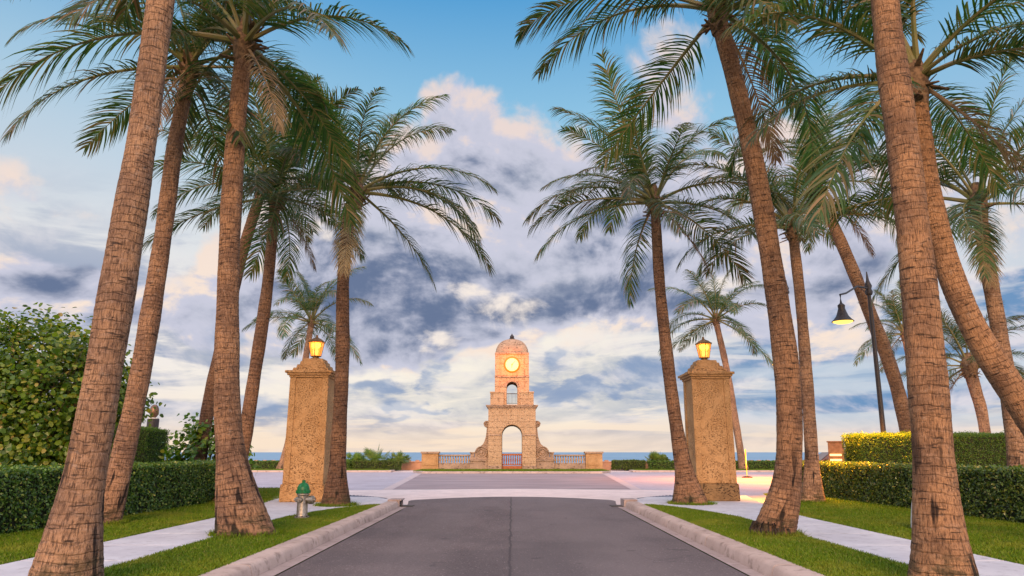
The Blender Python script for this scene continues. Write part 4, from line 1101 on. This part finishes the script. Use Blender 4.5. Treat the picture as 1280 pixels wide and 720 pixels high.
street_lamp(1053, 396, 1106, 23.5, 'bronze street lamp with glowing bell shade hanging beside the spotted leaning palm', 17000, dy=-1.7)
street_lamp(972, 452, 984, 40.0, 'far bell street lamp hidden behind the curved palm trunk, lighting the pavement orange', 19000, True)

def lit_block():
    p = at(1047, 577, 27); root = thing('light_monument', (p.x, 27, .02), 'copper coloured block with two glowing slots behind the far end of the low right hedge', 'light', rz=R(-28))
    H = 1.78
    mb = MB(); mb.frustum(0, 0, 0, H, .30, .26, .26, .22); mb.build('casing', 'copper_box', root, bev=.015)
    for z0, z1 in ((1.30, 1.37), (1.12, 1.19)):
        mb = MB(); mb.box(-.22, .17, -.262, -.23, z0, z1); mb.build('lit_slot', 'slot_glow', root)
    mb = MB(); mb.box(-.29, .29, -.25, .25, H, H + .05); mb.build('cap', 'copper_box', root, bev=.01)
    ld = bpy.data.lights.new('slot_light', 'POINT'); ld.energy = 5; ld.color = (1, .5, .12); ld.shadow_soft_size = .1
    lo = bpy.data.objects.new('slot_light', ld); COL.objects.link(lo); lo.parent = root; lo.location = (0, -.75, 1.35)
lit_block()

def car():
    c = at(1038, 575, 44); root = thing('parked_car', (c.x + .3, 44, 0), 'dark car parked beyond the low right hedge, partly hidden by a palm trunk', 'car')
    low = [(-2.25, .35), (-2.28, .62), (-2.2, .80), (-1.25, .95), (2.05, .98), (2.25, .85), (2.28, .45), (2.2, .3), (1.75, .3)]
    low += [(1.36 + .37 * math.cos(a), .33 + .37 * math.sin(a)) for a in np.linspace(0, math.pi, 9)] + [(-1.04, .3)] + [(-1.38 + .37 * math.cos(a), .33 + .37 * math.sin(a)) for a in np.linspace(0, math.pi, 9)]
    body = MB().xz(low, -.88, .88).build('body', 'car_paint', root, bev=.05, smooth=True)
    mb = MB(); cab = [(-1.2, .93, .80), (-.45, 1.45, .62), (1.1, 1.50, .62), (2.0, .96, .78)]
    mb.add([(x, -w, z) for x, z, w in cab] + [(x, w, z) for x, z, w in cab], [(0, 1, 2, 3), (4, 7, 6, 5), (0, 4, 5, 1), (1, 5, 6, 2), (2, 6, 7, 3), (3, 7, 4, 0)])
    cabo = mb.build('cabin', 'car_paint', root, bev=.05, smooth=True)
    for s in (-1, 1):
        mb = MB()
        for q in ([(-.98, .99, .79), (-.42, 1.38, .655), (.25, 1.41, .65), (.25, 1.0, .79)], [(.34, 1.0, .79), (.34, 1.41, .65), (1.05, 1.41, .65), (1.72, 1.0, .78)]):
            mb.add([(x, s * (w + .012), z) for x, z, w in q] + [(x, s * (w - .02), z) for x, z, w in q], [(0, 1, 2, 3), (4, 7, 6, 5), (0, 4, 5, 1), (1, 5, 6, 2), (2, 6, 7, 3), (3, 7, 4, 0)])
        mb.build('side_window', 'car_glass', cabo)
        MB().box(-.98, -.78, *sorted((s * .86, s * 1.06)), .98, 1.12).build('mirror', 'car_paint', root, bev=.03)
        for x in (-1.38, 1.36):
            Mx = Matrix.Translation((x, s * .9, .33)) @ Matrix.Rotation(R(90), 4, 'X')
            wh = MB().lathe([(.2, -.1), (.31, -.1), (.33, -.07), (.33, .07), (.31, .1), (.2, .1)], 0, 0, 24, Mx).build('wheel', 'black_rubber', root, smooth=True)
            MB().lathe([(.21, -.09), (.21, .104), (.15, .09), (.03, .11)], 0, 0, 18, Matrix.Translation((x, s * .9, .33)) @ Matrix.Rotation(R(90 * s), 4, 'X')).build('rim', 'rim_metal', wh, smooth=True)
    mb = MB(); mb.add([(-1.17, -.7, .98), (-1.17, .7, .98), (-.5, .56, 1.435), (-.5, -.56, 1.435), (-1.2, -.7, .99), (-1.2, .7, .99), (-.53, .56, 1.45), (-.53, -.56, 1.45)], [(0, 1, 2, 3), (4, 7, 6, 5), (0, 4, 5, 1), (1, 5, 6, 2), (2, 6, 7, 3), (3, 7, 4, 0)]).build('windscreen', 'car_glass', cabo)
    for y in (-.62, .62): MB().box(-2.295, -2.2, y - .2, y + .2, .62, .74).build('headlight', 'rim_metal', root, bev=.02)
    for y in (-.66, .66): MB().box(2.2, 2.285, y - .18, y + .18, .68, .82).build('tail_light', 'tail_glow', root, bev=.02)
car()

def yellow_sign():
    p = at(934, 597, 43.6); root = thing('crossing_paddle', (p.x, 43.6, 0), 'thin yellow crossing paddle on a dark base by the right pillar', 'sign', rz=R(68))
    MB().lathe([(.30, 0), (.30, .04), (.2, .07), (.06, .1)], 0, 0, 18).build('base', 'black_rubber', root, smooth=True)
    mb = MB(); mb.xz([(-.07, .09), (.07, .09), (.08, .45), (.20, .6), (.22, 1.5), (.15, 1.62), (-.15, 1.62), (-.22, 1.5), (-.20, .6), (-.08, .45)], -.02, .02); mb.build('paddle', 'yellow_plastic', root, bev=.008)
    MB().box(-.16, .16, -.026, -.0205, .8, 1.3).build('panel', 'white_paint', root)
yellow_sign()
def marker():
    p = at(1153, 664, 13.0); root = thing('white_marker', (p.x, 13.0, .14), 'white painted stone marker standing half behind the massive right palm', 'marker stone')
    MB().lathe([(.17, 0), (.165, .12), (.14, .3), (.11, .48), (.07, .6), (.03, .66), (.0, .67)], 0, 0, 14).build('stone', 'white_paint', root, smooth=True)
marker()
def round_post():
    b = at(190, 540, 29); root = thing('finial_post', (b.x, 29, .14), 'dark round post topped by a brown oval, rising behind the clipped hedge block', 'post')
    z0 = at(190, 524, 29).z - .14; z1 = at(190, 507, 29).z - .14
    MB().lathe([(.22, 0), (.22, z0), (.2, z0 + .02)], 0, 0, 16).build('shaft', 'dark_iron', root, smooth=True)
    n = 8
    pr = [(.17 * math.sin(math.pi * (k + .25) / (n + .5)) + .005, z0 + .04 + (z1 - z0) * (1 - math.cos(math.pi * k / n)) / 2) for k in range(n + 1)]
    MB().lathe(pr, 0, 0, 16).build('oval_top', 'bronze', root, smooth=True)
    mb = MB(); mb.lathe([(.2, z0 + .02), (.2, z0 + .05), (.08, z0 + .06)], 0, 0, 12); mb.build('collar', 'white_paint', root)
round_post()
p = at(1074, 560, 52)
tag(MB().lathe([(.13, 0), (.13, 2.2), (.10, 2.3), (.12, 2.4), (.09, 2.75), (.02, 2.85)], 0, 0, 10).build('bollard_post', 'grey_post', smooth=True, loc=(p.x, 52, 0)), 'thin grey post standing beyond the tall clipped hedge against the sea sky', 'post')
